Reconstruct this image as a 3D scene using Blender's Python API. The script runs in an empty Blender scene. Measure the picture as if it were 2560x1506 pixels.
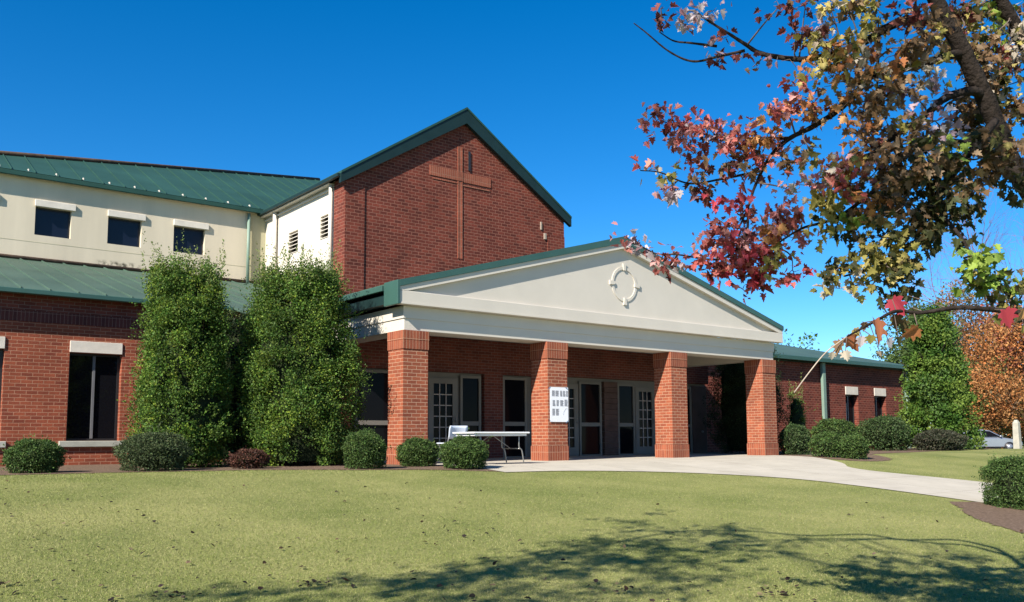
import bpy, math, random
import numpy as np
from mathutils import Vector, Matrix

# ------------------------------------------------------------------ camera, sky, sun, exposure
S = bpy.context.scene
COL = S.collection
rng = np.random.default_rng(7)
random.seed(7)

CAM = np.array([-9.46019, -15.63459, 0.51583])
YAW, PITCH, ROLL, FPX, PPY = 0.905075235, 0.0985733136, -0.00511038, 2235.717, 876.493
VV = np.array([math.cos(YAW)*math.cos(PITCH), math.sin(YAW)*math.cos(PITCH), math.sin(PITCH)])
_r = np.array([math.sin(YAW), -math.cos(YAW), 0.0])
_u = np.cross(_r, VV)
RV = _r*math.cos(ROLL) + _u*math.sin(ROLL)
UV = -_r*math.sin(ROLL) + _u*math.cos(ROLL)

cam = bpy.data.cameras.new("camera")
cam.sensor_width = 36.0
cam.lens = FPX/2560*36.0
cam.shift_y = (PPY-753.0)/2560
cam.clip_end = 2000
camo = bpy.data.objects.new("camera", cam)
COL.objects.link(camo)
M = Matrix(((RV[0], UV[0], -VV[0], CAM[0]), (RV[1], UV[1], -VV[1], CAM[1]), (RV[2], UV[2], -VV[2], CAM[2]), (0, 0, 0, 1)))
camo.matrix_world = M
S.camera = camo

SUN_TRAVEL = Vector((2.8, 1.0, -2.16)).normalized()
sun = bpy.data.lights.new("sun", 'SUN')
sun.energy = 4.9
sun.angle = math.radians(0.55)
sun.color = (1.0, 0.93, 0.82)
suno = bpy.data.objects.new("sun", sun)
suno.rotation_euler = SUN_TRAVEL.to_track_quat('-Z', 'Y').to_euler()
suno.location = (-30, -30, 30)
COL.objects.link(suno)

W = bpy.data.worlds.new("World")
S.world = W
W.use_nodes = True
nt = W.node_tree
bg = nt.nodes["Background"]
sky = nt.nodes.new("ShaderNodeTexSky")
sky.sky_type = 'NISHITA'
sky.sun_disc = False
sky.sun_elevation = math.asin(-SUN_TRAVEL.z)
sky.sun_rotation = math.atan2(-SUN_TRAVEL.x, -SUN_TRAVEL.y)
sky.altitude = 2000
sky.air_density = 1.0
sky.dust_density = 0.0
sky.ozone_density = 4.0
hs = nt.nodes.new("ShaderNodeHueSaturation")
hs.inputs["Saturation"].default_value = 1.35
# deep, dry autumn blue: a steeper tone response of the clear sky
sc1 = nt.nodes.new("ShaderNodeVectorMath"); sc1.operation = 'SCALE'; sc1.inputs["Scale"].default_value = 0.1
gm = nt.nodes.new("ShaderNodeGamma"); gm.inputs["Gamma"].default_value = 1.0
sc2 = nt.nodes.new("ShaderNodeVectorMath"); sc2.operation = 'SCALE'; sc2.inputs["Scale"].default_value = 8.4
nt.links.new(sky.outputs[0], hs.inputs["Color"]); nt.links.new(hs.outputs[0], sc1.inputs[0])
nt.links.new(sc1.outputs[0], gm.inputs["Color"]); nt.links.new(gm.outputs[0], sc2.inputs[0])
nt.links.new(sc2.outputs[0], bg.inputs[0])
bg.inputs[1].default_value = 0.10

S.view_settings.view_transform = 'Standard'
S.view_settings.look = 'None'
S.view_settings.exposure = 1.12
S.view_settings.gamma = 1.0
S.render.engine = 'CYCLES'
S.cycles.max_bounces = 6
S.cycles.transparent_max_bounces = 6

def camp(px, py, depth):
    """point seen at photo pixel (px,py) at a distance along the view axis"""
    return CAM + depth*(VV + RV*(px-1280)/FPX + UV*(PPY-py)/FPX)

# ------------------------------------------------------------------ helpers
def terr(x, y):
    s = np.maximum(0.0, -1.5-np.asarray(y, float))
    s2 = np.where(s < 1, s*s*0.5, s-0.5)
    z = -0.082*s2
    return z - 0.024*np.clip(np.asarray(x, float)-30, 0.0, 45.0)

def tag(o, label=None, cat=None, group=None, kind=None):
    if label: o["label"] = label
    if cat: o["category"] = cat
    if group: o["group"] = group
    if kind: o["kind"] = kind
    return o

def thing(name, label, cat, loc, group=None):
    o = bpy.data.objects.new(name, None)
    o.empty_display_size = 0.3
    o.location = loc
    COL.objects.link(o)
    tag(o, label, cat, group)
    bpy.context.view_layer.update()
    return o

def world_of(o):
    m = Matrix.Translation(o.location)
    p = o.parent
    return m if p is None else world_of(p) @ o.matrix_parent_inverse @ m

def attach(o, parent):
    """parent keeping world coordinates of the mesh data"""
    o.parent = parent
    o.matrix_parent_inverse = world_of(parent).inverted()

class MB:
    def __init__(s):
        s.v = []; s.f = []; s.sm = []
    def add(s, vs, fs, smooth=False):
        b = len(s.v)
        s.v += [tuple(map(float, q)) for q in vs]
        for f in fs:
            s.f.append([b+i for i in f]); s.sm.append(smooth)
        return s
    def box(s, x0, x1, y0, y1, z0, z1):
        x0, x1 = min(x0, x1), max(x0, x1); y0, y1 = min(y0, y1), max(y0, y1); z0, z1 = min(z0, z1), max(z0, z1)
        v = [(x0,y0,z0),(x1,y0,z0),(x1,y1,z0),(x0,y1,z0),(x0,y0,z1),(x1,y0,z1),(x1,y1,z1),(x0,y1,z1)]
        return s.add(v, [(0,3,2,1),(4,5,6,7),(0,1,5,4),(1,2,6,5),(2,3,7,6),(3,0,4,7)])
    def prism_y(s, poly, y0, y1):
        """polygon in (x,z), counter-clockwise seen from -y, extruded y0..y1"""
        n = len(poly)
        v = [(x, y0, z) for x, z in poly] + [(x, y1, z) for x, z in poly]
        f = [tuple(range(n)), tuple(reversed(range(n, 2*n)))]
        for i in range(n):
            j = (i+1) % n
            f.append((i, n+i, n+j, j))
        return s.add(v, f)
    def slab(s, quad, th):
        """polygon of 3D points, thickened downwards"""
        n = len(quad)
        v = [tuple(q) for q in quad] + [(q[0], q[1], q[2]-th) for q in quad]
        f = [tuple(range(n)), tuple(reversed(range(n, 2*n)))]
        for i in range(n):
            j = (i+1) % n
            f.append((j, i, n+i, n+j))
        return s.add(v, f)
    def tube(s, pts, rad, n=8, caps=True, smooth=True):
        P = [np.array(p, float) for p in pts]
        R = list(rad) if hasattr(rad, '__len__') else [rad]*len(P)
        vs = []; fs = []
        ref = None
        for i, p in enumerate(P):
            t = P[min(i+1, len(P)-1)] - P[max(i-1, 0)]
            t = t/(np.linalg.norm(t)+1e-12)
            if ref is None:
                ref = np.array([0, 0, 1.0]) if abs(t[2]) < .9 else np.array([1.0, 0, 0])
            a = np.cross(t, ref); a /= np.linalg.norm(a)+1e-12
            b = np.cross(t, a); ref = -b if False else ref
            for k in range(n):
                an = 2*math.pi*k/n
                vs.append(p + R[i]*(math.cos(an)*a + math.sin(an)*b))
        for i in range(len(P)-1):
            for k in range(n):
                k2 = (k+1) % n
                fs.append((i*n+k, (i+1)*n+k, (i+1)*n+k2, i*n+k2))
        if caps:
            fs.append(tuple(range(n))); fs.append(tuple(reversed(range((len(P)-1)*n, len(P)*n))))
        return s.add(vs, fs, smooth)
    def build(s, name, mat, parent=None, bevel=0, seg=2):
        me = bpy.data.meshes.new(name)
        me.from_pydata(s.v, [], s.f)
        me.polygons.foreach_set("use_smooth", s.sm)
        me.validate(); me.update()
        o = bpy.data.objects.new(name, me)
        COL.objects.link(o)
        if mat: me.materials.append(mat)
        if parent is not None: attach(o, parent)
        if bevel:
            b = o.modifiers.new("bevel", 'BEVEL'); b.width = bevel; b.segments = seg
            b.limit_method = 'ANGLE'; b.angle_limit = math.radians(40)
        return o

def wall_boxes(mb, axis, a0, a1, z0, z1, d0, d1, openings):
    """wall along x ('x') with rectangular holes (a0,a1,z0,z1), depth d0..d1"""
    zs = sorted({z0, z1, *[o[2] for o in openings], *[o[3] for o in openings]})
    zs = [z for z in zs if z0 <= z <= z1]
    for i in range(len(zs)-1):
        za, zb = zs[i], zs[i+1]
        holes = sorted([(o[0], o[1]) for o in openings if o[2] <= za+1e-6 and o[3] >= zb-1e-6])
        c = a0
        for h in holes + [(a1, a1)]:
            if h[0] > c+1e-6:
                if axis == 'x': mb.box(c, h[0], d0, d1, za, zb)
                else: mb.box(d0, d1, c, h[0], za, zb)
            c = max(c, h[1])

def instance_mesh(name, tmpl_v, tmpl_f, pts, tip, nrm, size, tint, mat, parent=None, smooth=False, curl=None, width=None):
    """many small leaf faces as one mesh; tmpl_v columns = (side, tip, normal)"""
    pts = np.asarray(pts, float); N = len(pts)
    tip = tip/(np.linalg.norm(tip, axis=1, keepdims=True)+1e-9)
    nrm = nrm - tip*(nrm*tip).sum(1, keepdims=True)
    nrm = nrm/(np.linalg.norm(nrm, axis=1, keepdims=True)+1e-9)
    side = np.cross(tip, nrm)
    T = np.asarray(tmpl_v, float); k = len(T)
    size = np.broadcast_to(np.asarray(size, float).reshape(-1, 1), (N, 1))
    cu = np.ones((N, 1, 1)) if curl is None else np.asarray(curl).reshape(N, 1, 1)
    wi = np.ones((N, 1, 1)) if width is None else np.asarray(width).reshape(N, 1, 1)
    V = (pts[:, None, :] + size[:, None, :]*(T[None, :, 0:1]*wi*side[:, None, :] + T[None, :, 1:2]*tip[:, None, :] + T[None, :, 2:3]*cu*nrm[:, None, :])).reshape(-1, 3)
    loops_t = np.concatenate([np.array(f) for f in tmpl_f]); lens = np.array([len(f) for f in tmpl_f])
    loops = (loops_t[None, :] + (np.arange(N)*k)[:, None]).reshape(-1)
    ltot = np.tile(lens, N)
    lst = np.concatenate([[0], np.cumsum(ltot)[:-1]])
    me = bpy.data.meshes.new(name)
    me.vertices.add(len(V)); me.vertices.foreach_set("co", V.astype(np.float32).ravel())
    me.loops.add(len(loops)); me.loops.foreach_set("vertex_index", loops.astype(np.int32))
    me.polygons.add(len(ltot))
    me.polygons.foreach_set("loop_start", lst.astype(np.int32))
    me.polygons.foreach_set("loop_total", ltot.astype(np.int32))
    me.polygons.foreach_set("use_smooth", np.full(len(ltot), smooth))
    me.update(calc_edges=True)
    ca = me.color_attributes.new("tint", 'FLOAT_COLOR', 'POINT')
    c = np.ones((N, k, 4), np.float32); c[:, :, :3] = np.asarray(tint, np.float32)[:, None, :]*ALB
    ca.data.foreach_set("color", c.ravel())
    me.materials.append(mat)
    o = bpy.data.objects.new(name, me)
    COL.objects.link(o)
    if parent is not None: attach(o, parent)
    return o

# ------------------------------------------------------------------ materials
ALB = 0.80      # all base colours below were measured at a lower exposure
MATS = {}
def base_mat(name):
    m = bpy.data.materials.new(name); m.use_nodes = True
    n = m.node_tree.nodes; b = n["Principled BSDF"]
    MATS[name] = m
    return m, n, m.node_tree.links, b

def plain(name, col, rough=0.6, var=0.12, scale=3.0, spec=0.4, metal=0.0, bump=0.0, bscale=60, streak=False):
    m, n, l, b = base_mat(name)
    tc = n.new("ShaderNodeTexCoord")
    vec = tc.outputs["Object"]
    if streak:
        mp = n.new("ShaderNodeMapping"); mp.inputs["Scale"].default_value = (1, 1, 0.12)
        l.new(vec, mp.inputs[0]); vec = mp.outputs[0]
    ns = n.new("ShaderNodeTexNoise"); ns.inputs["Scale"].default_value = scale
    ns.inputs["Detail"].default_value = 6; ns.inputs["Roughness"].default_value = 0.6
    l.new(vec, ns.inputs["Vector"])
    rp = n.new("ShaderNodeValToRGB")
    rp.color_ramp.elements[0].position = 0.3; rp.color_ramp.elements[1].position = 0.7
    c0 = [c*ALB*(1-var) for c in col]; c1 = [min(1, c*ALB*(1+var)) for c in col]
    rp.color_ramp.elements[0].color = (*c0, 1); rp.color_ramp.elements[1].color = (*c1, 1)
    l.new(ns.outputs["Fac"], rp.inputs[0]); l.new(rp.outputs[0], b.inputs["Base Color"])
    b.inputs["Roughness"].default_value = rough; b.inputs["Metallic"].default_value = metal
    b.inputs["Specular IOR Level"].default_value = spec
    if bump:
        n2 = n.new("ShaderNodeTexNoise"); n2.inputs["Scale"].default_value = bscale; n2.inputs["Detail"].default_value = 5
        l.new(tc.outputs["Object"], n2.inputs["Vector"])
        bp = n.new("ShaderNodeBump"); bp.inputs["Strength"].default_value = bump; bp.inputs["Distance"].default_value = 0.02
        l.new(n2.outputs["Fac"], bp.inputs["Height"]); l.new(bp.outputs[0], b.inputs["Normal"])
    return m

def brick(name, c1, c2, mortar, soldier=False, bw=0.215, bh=0.075, ms=0.011, bump=0.5):
    c1, c2, mortar = ([q*ALB for q in cc] for cc in (c1, c2, mortar))
    m, n, l, b = base_mat(name)
    tc = n.new("ShaderNodeTexCoord"); ge = n.new("ShaderNodeNewGeometry")
    sp = n.new("ShaderNodeSeparateXYZ"); l.new(tc.outputs["Object"], sp.inputs[0])
    sn = n.new("ShaderNodeSeparateXYZ"); l.new(ge.outputs["True Normal"], sn.inputs[0])
    ab = n.new("ShaderNodeMath"); ab.operation = 'ABSOLUTE'; l.new(sn.outputs[0], ab.inputs[0])
    gt = n.new("ShaderNodeMath"); gt.operation = 'GREATER_THAN'; l.new(ab.outputs[0], gt.inputs[0]); gt.inputs[1].default_value = 0.6
    mx = n.new("ShaderNodeMix"); mx.data_type = 'FLOAT'
    l.new(gt.outputs[0], mx.inputs[0]); l.new(sp.outputs[0], mx.inputs[2]); l.new(sp.outputs[1], mx.inputs[3])
    cb = n.new("ShaderNodeCombineXYZ")
    if soldier:
        l.new(sp.outputs[2], cb.inputs[0]); l.new(mx.outputs[0], cb.inputs[1])
    else:
        l.new(mx.outputs[0], cb.inputs[0]); l.new(sp.outputs[2], cb.inputs[1])
    # small wobble so that the courses are not ruler straight
    wn = n.new("ShaderNodeTexNoise"); wn.inputs["Scale"].default_value = 9; l.new(tc.outputs["Object"], wn.inputs["Vector"])
    vm = n.new("ShaderNodeVectorMath"); vm.operation = 'SCALE'; vm.inputs["Scale"].default_value = 0.012
    l.new(wn.outputs["Color"], vm.inputs[0])
    va = n.new("ShaderNodeVectorMath"); va.operation = 'ADD'; l.new(cb.outputs[0], va.inputs[0]); l.new(vm.outputs[0], va.inputs[1])
    bt = n.new("ShaderNodeTexBrick"); bt.inputs["Bias"].default_value = -0.1; bt.inputs["Scale"].default_value = 1.0
    bt.inputs["Brick Width"].default_value = bw; bt.inputs["Row Height"].default_value = bh
    bt.inputs["Mortar Size"].default_value = ms/2; bt.inputs["Mortar Smooth"].default_value = 0.3
    if soldier: bt.offset = 0.0
    bt.inputs["Color1"].default_value = (*c1, 1); bt.inputs["Color2"].default_value = (*c2, 1); bt.inputs["Mortar"].default_value = (*mortar, 1)
    l.new(va.outputs[0], bt.inputs["Vector"])
    ns = n.new("ShaderNodeTexNoise"); ns.inputs["Scale"].default_value = 1.3; ns.inputs["Detail"].default_value = 8; ns.inputs["Roughness"].default_value = 0.7
    l.new(tc.outputs["Object"], ns.inputs["Vector"])
    mr = n.new("ShaderNodeMapRange"); mr.inputs["From Min"].default_value = 0.3; mr.inputs["From Max"].default_value = 0.7
    mr.inputs["To Min"].default_value = 0.78; mr.inputs["To Max"].default_value = 1.2
    l.new(ns.outputs["Fac"], mr.inputs["Value"])
    mu = n.new("ShaderNodeVectorMath"); mu.operation = 'SCALE'; l.new(bt.outputs["Color"], mu.inputs[0]); l.new(mr.outputs[0], mu.inputs["Scale"])
    l.new(mu.outputs[0], b.inputs["Base Color"])
    b.inputs["Roughness"].default_value = 0.85; b.inputs["Specular IOR Level"].default_value = 0.2
    bp = n.new("ShaderNodeBump"); bp.inputs["Strength"].default_value = bump; bp.inputs["Distance"].default_value = 0.012; bp.invert = True
    l.new(bt.outputs["Fac"], bp.inputs["Height"])
    n3 = n.new("ShaderNodeTexNoise"); n3.inputs["Scale"].default_value = 45; l.new(tc.outputs["Object"], n3.inputs["Vector"])
    bp2 = n.new("ShaderNodeBump"); bp2.inputs["Strength"].default_value = 0.35; bp2.inputs["Distance"].default_value = 0.01
    l.new(n3.outputs["Fac"], bp2.inputs["Height"]); l.new(bp.outputs[0], bp2.inputs["Normal"])
    l.new(bp2.outputs[0], b.inputs["Normal"])
    return m

def leaf_mat(name, trans=0.3, rough=0.5, spec=0.3):
    m, n, l, b = base_mat(name)
    at = n.new("ShaderNodeAttribute"); at.attribute_name = "tint"
    l.new(at.outputs["Color"], b.inputs["Base Color"])
    b.inputs["Roughness"].default_value = rough; b.inputs["Specular IOR Level"].default_value = spec
    tr = n.new("ShaderNodeBsdfTranslucent"); l.new(at.outputs["Color"], tr.inputs["Color"])
    mix = n.new("ShaderNodeMixShader"); mix.inputs[0].default_value = trans
    l.new(b.outputs[0], mix.inputs[1]); l.new(tr.outputs[0], mix.inputs[2])
    l.new(mix.outputs[0], n["Material Output"].inputs["Surface"])
    return m

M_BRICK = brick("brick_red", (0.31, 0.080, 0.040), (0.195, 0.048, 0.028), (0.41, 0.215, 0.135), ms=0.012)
M_BRICKC = brick("brick_column", (0.34, 0.096, 0.047), (0.225, 0.062, 0.035), (0.50, 0.30, 0.195), ms=0.013)
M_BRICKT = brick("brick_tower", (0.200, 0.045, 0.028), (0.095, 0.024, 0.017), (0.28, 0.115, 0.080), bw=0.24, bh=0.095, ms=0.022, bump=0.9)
M_SOLD = brick("brick_soldier", (0.32, 0.090, 0.045), (0.23, 0.062, 0.035), (0.45, 0.26, 0.17), soldier=True)
M_SOLD2 = brick("brick_soldier_shaded", (0.13, 0.040, 0.034), (0.085, 0.028, 0.026), (0.22, 0.13, 0.11), soldier=True)  # soldier brick darkened, the eave shadow is put into its colour
M_BRICKD = brick("brick_shaded", (0.20, 0.055, 0.040), (0.12, 0.035, 0.028), (0.22, 0.16, 0.14))  # darker copy of the red brick, shade put into its colour
M_CROSS = brick("brick_cross", (0.32, 0.095, 0.056), (0.26, 0.075, 0.045), (0.36, 0.19, 0.13), soldier=True)
M_STUCCO = plain("stucco_cream", (0.70, 0.61, 0.46), 0.9, 0.10, 1.1, 0.2, bump=0.12, bscale=90, streak=True)
def mould(m, x0, x1, z0, z1):
    """dark mould stain of its own ragged shape above the lower roof"""
    n = m.node_tree.nodes; l = m.node_tree.links; b = n["Principled BSDF"]
    src = b.inputs["Base Color"].links[0].from_socket
    tc = n.new("ShaderNodeTexCoord"); sp = n.new("ShaderNodeSeparateXYZ"); ge = n.new("ShaderNodeNewGeometry"); l.new(ge.outputs["Position"], sp.inputs[0])
    def band(sock, a, b_, w):
        p = n.new("ShaderNodeMapRange"); p.interpolation_type = 'SMOOTHSTEP'; p.inputs["From Min"].default_value = a-w; p.inputs["From Max"].default_value = a+w; l.new(sock, p.inputs["Value"])
        q = n.new("ShaderNodeMapRange"); q.interpolation_type = 'SMOOTHSTEP'; q.inputs["From Min"].default_value = b_+w; q.inputs["From Max"].default_value = b_-w; l.new(sock, q.inputs["Value"])
        u = n.new("ShaderNodeMath"); u.operation = 'MULTIPLY'; l.new(p.outputs[0], u.inputs[0]); l.new(q.outputs[0], u.inputs[1]); return u.outputs[0]
    a = band(sp.outputs[0], x0, x1, 0.12); c = band(sp.outputs[2], z0, z1, 0.05)
    ns = n.new("ShaderNodeTexNoise"); ns.inputs["Scale"].default_value = 9; ns.inputs["Detail"].default_value = 8; l.new(ge.outputs["Position"], ns.inputs["Vector"])
    mr = n.new("ShaderNodeMapRange"); mr.inputs["From Min"].default_value = 0.42; mr.inputs["From Max"].default_value = 0.62; l.new(ns.outputs["Fac"], mr.inputs["Value"])
    k = n.new("ShaderNodeMath"); k.operation = 'MULTIPLY'; l.new(a, k.inputs[0]); l.new(c, k.inputs[1])
    k2 = n.new("ShaderNodeMath"); k2.operation = 'MULTIPLY'; l.new(k.outputs[0], k2.inputs[0]); l.new(mr.outputs[0], k2.inputs[1])
    mx = n.new("ShaderNodeMix"); mx.data_type = 'RGBA'; l.new(k2.outputs[0], mx.inputs[0]); l.new(src, mx.inputs[6]); mx.inputs[7].default_value = (0.10, 0.09, 0.065, 1)
    l.new(mx.outputs[2], b.inputs["Base Color"])
mould(M_STUCCO, -3.0, -1.85, 5.60, 5.82)
M_STUCCO2 = plain("stucco_stained", (0.50, 0.46, 0.30), 0.9, 0.25, 1.6, 0.2, bump=0.12, streak=True)
M_PAINT = plain("painted_trim_white", (0.66, 0.605, 0.52), 0.6, 0.05, 0.9, 0.3, bump=0.06, bscale=40)
M_LINTEL = plain("cast_stone", (0.72, 0.66, 0.57), 0.85, 0.1, 4, 0.2, bump=0.15)
M_SILL = plain("sill_stone", (0.42, 0.42, 0.36), 0.85, 0.15, 4, 0.2, bump=0.15)
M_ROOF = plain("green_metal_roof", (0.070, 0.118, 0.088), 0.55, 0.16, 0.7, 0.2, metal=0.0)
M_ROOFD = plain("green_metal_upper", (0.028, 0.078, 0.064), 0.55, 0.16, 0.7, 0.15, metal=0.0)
M_FASC = plain("dark_green_fascia", (0.010, 0.030, 0.030), 0.5, 0.15, 2, 0.3)
M_GREEN = plain("green_trim", (0.040, 0.105, 0.085), 0.45, 0.1, 1.5, 0.5)
M_DOWN = plain("downspout_green", (0.20, 0.29, 0.23), 0.5, 0.1, 2, 0.4)
M_DARK = plain("dark_frame", (0.02, 0.02, 0.022), 0.4, 0.1, 5, 0.5)
M_FRAME = plain("grey_frame", (0.22, 0.195, 0.17), 0.6, 0.1, 2, 0.4)
M_MUNT = plain("muntin_pale", (0.55, 0.46, 0.42), 0.6, 0.1, 5, 0.3)
M_RIDGE = plain("rusty_ridge_cap", (0.085, 0.055, 0.038), 0.8, 0.4, 6, 0.2)
M_SIDING = plain("brown_boards", (0.13, 0.075, 0.062), 0.8, 0.25, 3, 0.2)
M_DOORB = plain("brown_door", (0.10, 0.062, 0.055), 0.6, 0.15, 3, 0.3)
M_CONC = plain("concrete", (0.52, 0.475, 0.395), 0.95, 0.10, 0.9, 0.1, bump=0.25, bscale=120)
def joints(m):
    n = m.node_tree.nodes; l = m.node_tree.links; b = n["Principled BSDF"]
    src = b.inputs["Base Color"].links[0].from_socket
    tc = n.new("ShaderNodeTexCoord")
    bt = n.new("ShaderNodeTexBrick"); bt.offset = 0; bt.inputs["Scale"].default_value = 1; bt.inputs["Brick Width"].default_value = 1.86; bt.inputs["Row Height"].default_value = 1.86
    bt.inputs["Mortar Size"].default_value = 0.008; bt.inputs["Mortar Smooth"].default_value = 0.4
    bt.inputs["Color1"].default_value = (1, 1, 1, 1); bt.inputs["Color2"].default_value = (0.97, 0.97, 0.96, 1); bt.inputs["Mortar"].default_value = (0.45, 0.43, 0.40, 1)
    mp = n.new("ShaderNodeMapping"); mp.inputs["Location"].default_value = (0.5, 0.35, 0); l.new(tc.outputs["Object"], mp.inputs[0]); l.new(mp.outputs[0], bt.inputs["Vector"])
    ns = n.new("ShaderNodeTexNoise"); ns.inputs["Scale"].default_value = 2.2; ns.inputs["Detail"].default_value = 9; ns.inputs["Roughness"].default_value = 0.7; l.new(tc.outputs["Object"], ns.inputs["Vector"])
    mr = n.new("ShaderNodeMapRange"); mr.inputs["From Min"].default_value = 0.35; mr.inputs["From Max"].default_value = 0.55; mr.inputs["To Min"].default_value = 0.92; mr.inputs["To Max"].default_value = 1.0; l.new(ns.outputs["Fac"], mr.inputs["Value"])
    a = n.new("ShaderNodeVectorMath"); a.operation = 'MULTIPLY'; l.new(src, a.inputs[0]); l.new(bt.outputs["Color"], a.inputs[1])
    c = n.new("ShaderNodeVectorMath"); c.operation = 'SCALE'; l.new(a.outputs[0], c.inputs[0]); l.new(mr.outputs[0], c.inputs["Scale"])
    l.new(c.outputs[0], b.inputs["Base Color"])
joints(M_CONC)
M_MULCH = plain("mulch", (0.185, 0.128, 0.090), 0.95, 0.55, 26, 0.1, bump=1.0, bscale=70)
M_ASPH = plain("asphalt", (0.06, 0.06, 0.062), 0.9, 0.2, 5, 0.2, bump=0.2)
M_PLAST = plain("white_plastic", (0.82, 0.82, 0.82), 0.45, 0.03, 3, 0.4)
M_PLASTB = plain("pale_grey_plastic", (0.62, 0.68, 0.78), 0.45, 0.03, 3, 0.4)
M_STEEL = plain("grey_steel_tube", (0.30, 0.30, 0.29), 0.35, 0.1, 5, 0.5, metal=0.6)
M_PAPER = plain("white_paper", (0.86, 0.87, 0.90), 0.8, 0.02, 6, 0.2)
M_PRINT = plain("grey_print", (0.22, 0.22, 0.24), 0.8, 0.9, 55, 0.2)
M_TAPE = plain("blue_tape", (0.10, 0.22, 0.36), 0.6, 0.3, 30, 0.3)
M_BARK = plain("bark", (0.030, 0.023, 0.019), 0.95, 0.45, 14, 0.1, bump=0.9, bscale=40)
M_TWIG = plain("twig_bark", (0.16, 0.12, 0.10), 0.9, 0.35, 20, 0.1)
M_PALETWIG = plain("pale_twig", (0.42, 0.34, 0.27), 0.9, 0.2, 20, 0.1)
M_LEAF = leaf_mat("leaf_evergreen", 0.32, 0.55, 0.18)
M_MAPLE = leaf_mat("leaf_maple", 0.40, 0.6, 0.25)
M_GRASS = leaf_mat("grass_blade", 0.25, 0.7, 0.15)
M_SHADE = plain("louver_dark", (0.03, 0.03, 0.03), 0.8, 0.1, 4, 0.1)

def glass(name, col, rough=0.04, spec=0.5):
    m, n, l, b = base_mat(name)
    tc = n.new("ShaderNodeTexCoord"); ns = n.new("ShaderNodeTexNoise"); ns.inputs["Scale"].default_value = 1.4
    l.new(tc.outputs["Object"], ns.inputs["Vector"])
    bp = n.new("ShaderNodeBump"); bp.inputs["Strength"].default_value = 0.05; bp.inputs["Distance"].default_value = 0.02
    l.new(ns.outputs["Fac"], bp.inputs["Height"]); l.new(bp.outputs[0], b.inputs["Normal"])
    b.inputs["Base Color"].default_value = (*col, 1)
    b.inputs["Roughness"].default_value = rough; b.inputs["Specular IOR Level"].default_value = spec
    return m
M_GLASS = glass("dark_glass", (0.006, 0.006, 0.008), 0.05, 0.05)
M_GLASSW = glass("wing_glass", (0.006, 0.006, 0.008), 0.04, 0.42)
M_GLASSN = glass("navy_glass", (0.006, 0.009, 0.020), 0.25, 0.3)

# ------------------------------------------------------------------ ground
def lawn_material():
    m, n, l, b = base_mat("lawn")
    tc = n.new("ShaderNodeTexCoord")
    n1 = n.new("ShaderNodeTexNoise"); n1.inputs["Scale"].default_value = 0.45; n1.inputs["Detail"].default_value = 9; n1.inputs["Roughness"].default_value = 0.65
    n2 = n.new("ShaderNodeTexNoise"); n2.inputs["Scale"].default_value = 32; n2.inputs["Detail"].default_value = 6; n2.inputs["Roughness"].default_value = 0.7
    l.new(tc.outputs["Object"], n1.inputs["Vector"]); l.new(tc.outputs["Object"], n2.inputs["Vector"])
    r1 = n.new("ShaderNodeValToRGB"); e = r1.color_ramp.elements
    e[0].position = 0.34; e[0].color = (0.145, 0.170, 0.049, 1)
    e[1].position = 0.68; e[1].color = (0.28, 0.275, 0.102, 1)
    l.new(n1.outputs["Fac"], r1.inputs[0])
    mr = n.new("ShaderNodeMapRange"); mr.inputs["From Min"].default_value = 0.32; mr.inputs["From Max"].default_value = 0.68
    mr.inputs["To Min"].default_value = 0.62; mr.inputs["To Max"].default_value = 1.25
    l.new(n2.outputs["Fac"], mr.inputs["Value"])
    mu = n.new("ShaderNodeVectorMath"); mu.operation = 'SCALE'; l.new(r1.outputs[0], mu.inputs[0]); l.new(mr.outputs[0], mu.inputs["Scale"])
    l.new(mu.outputs[0], b.inputs["Base Color"]); b.inputs["Roughness"].default_value = 0.95; b.inputs["Specular IOR Level"].default_value = 0.1
    bp = n.new("ShaderNodeBump"); bp.inputs["Strength"].default_value = 0.8; bp.inputs["Distance"].default_value = 0.03
    l.new(n2.outputs["Fac"], bp.inputs["Height"]); l.new(bp.outputs[0], b.inputs["Normal"])
    return m
M_LAWN = lawn_material()

def grid_sheet(name, xs, ys, off, mat):
    X, Y = np.meshgrid(xs, ys)
    Z = terr(X, Y) + off
    nx, ny = len(xs), len(ys)
    V = np.stack([X, Y, Z], -1).reshape(-1, 3)
    F = [(j*nx+i, j*nx+i+1, (j+1)*nx+i+1, (j+1)*nx+i) for j in range(ny-1) for i in range(nx-1)]
    mb = MB(); mb.add(V, F, True)
    return tag(mb.build(name, mat), kind="structure")

xs = np.concatenate([[-900, -300, -100, -50], np.arange(-30, 31, 2.0), [35, 45, 60, 90, 150, 400, 900]])
ys = np.concatenate([[-300, -60, -35], np.arange(-24, 6, 0.5), [8, 12, 20, 30, 60, 150, 400, 900]])
grid_sheet("lawn_ground", xs, ys, 0.0, M_LAWN)

def cat(P, n=8):
    """Catmull-Rom through the points"""
    P = [np.array(p, float) for p in P]
    P = [2*P[0]-P[1]] + P + [2*P[-1]-P[-2]]
    out = []
    for i in range(1, len(P)-2):
        for k in range(n):
            t = k/n
            out.append(0.5*((2*P[i]) + (-P[i-1]+P[i+1])*t + (2*P[i-1]-5*P[i]+4*P[i+1]-P[i+2])*t*t + (-P[i-1]+3*P[i]-3*P[i+1]+P[i+2])*t**3))
    out.append(P[-2])
    return np.array(out)

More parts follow.
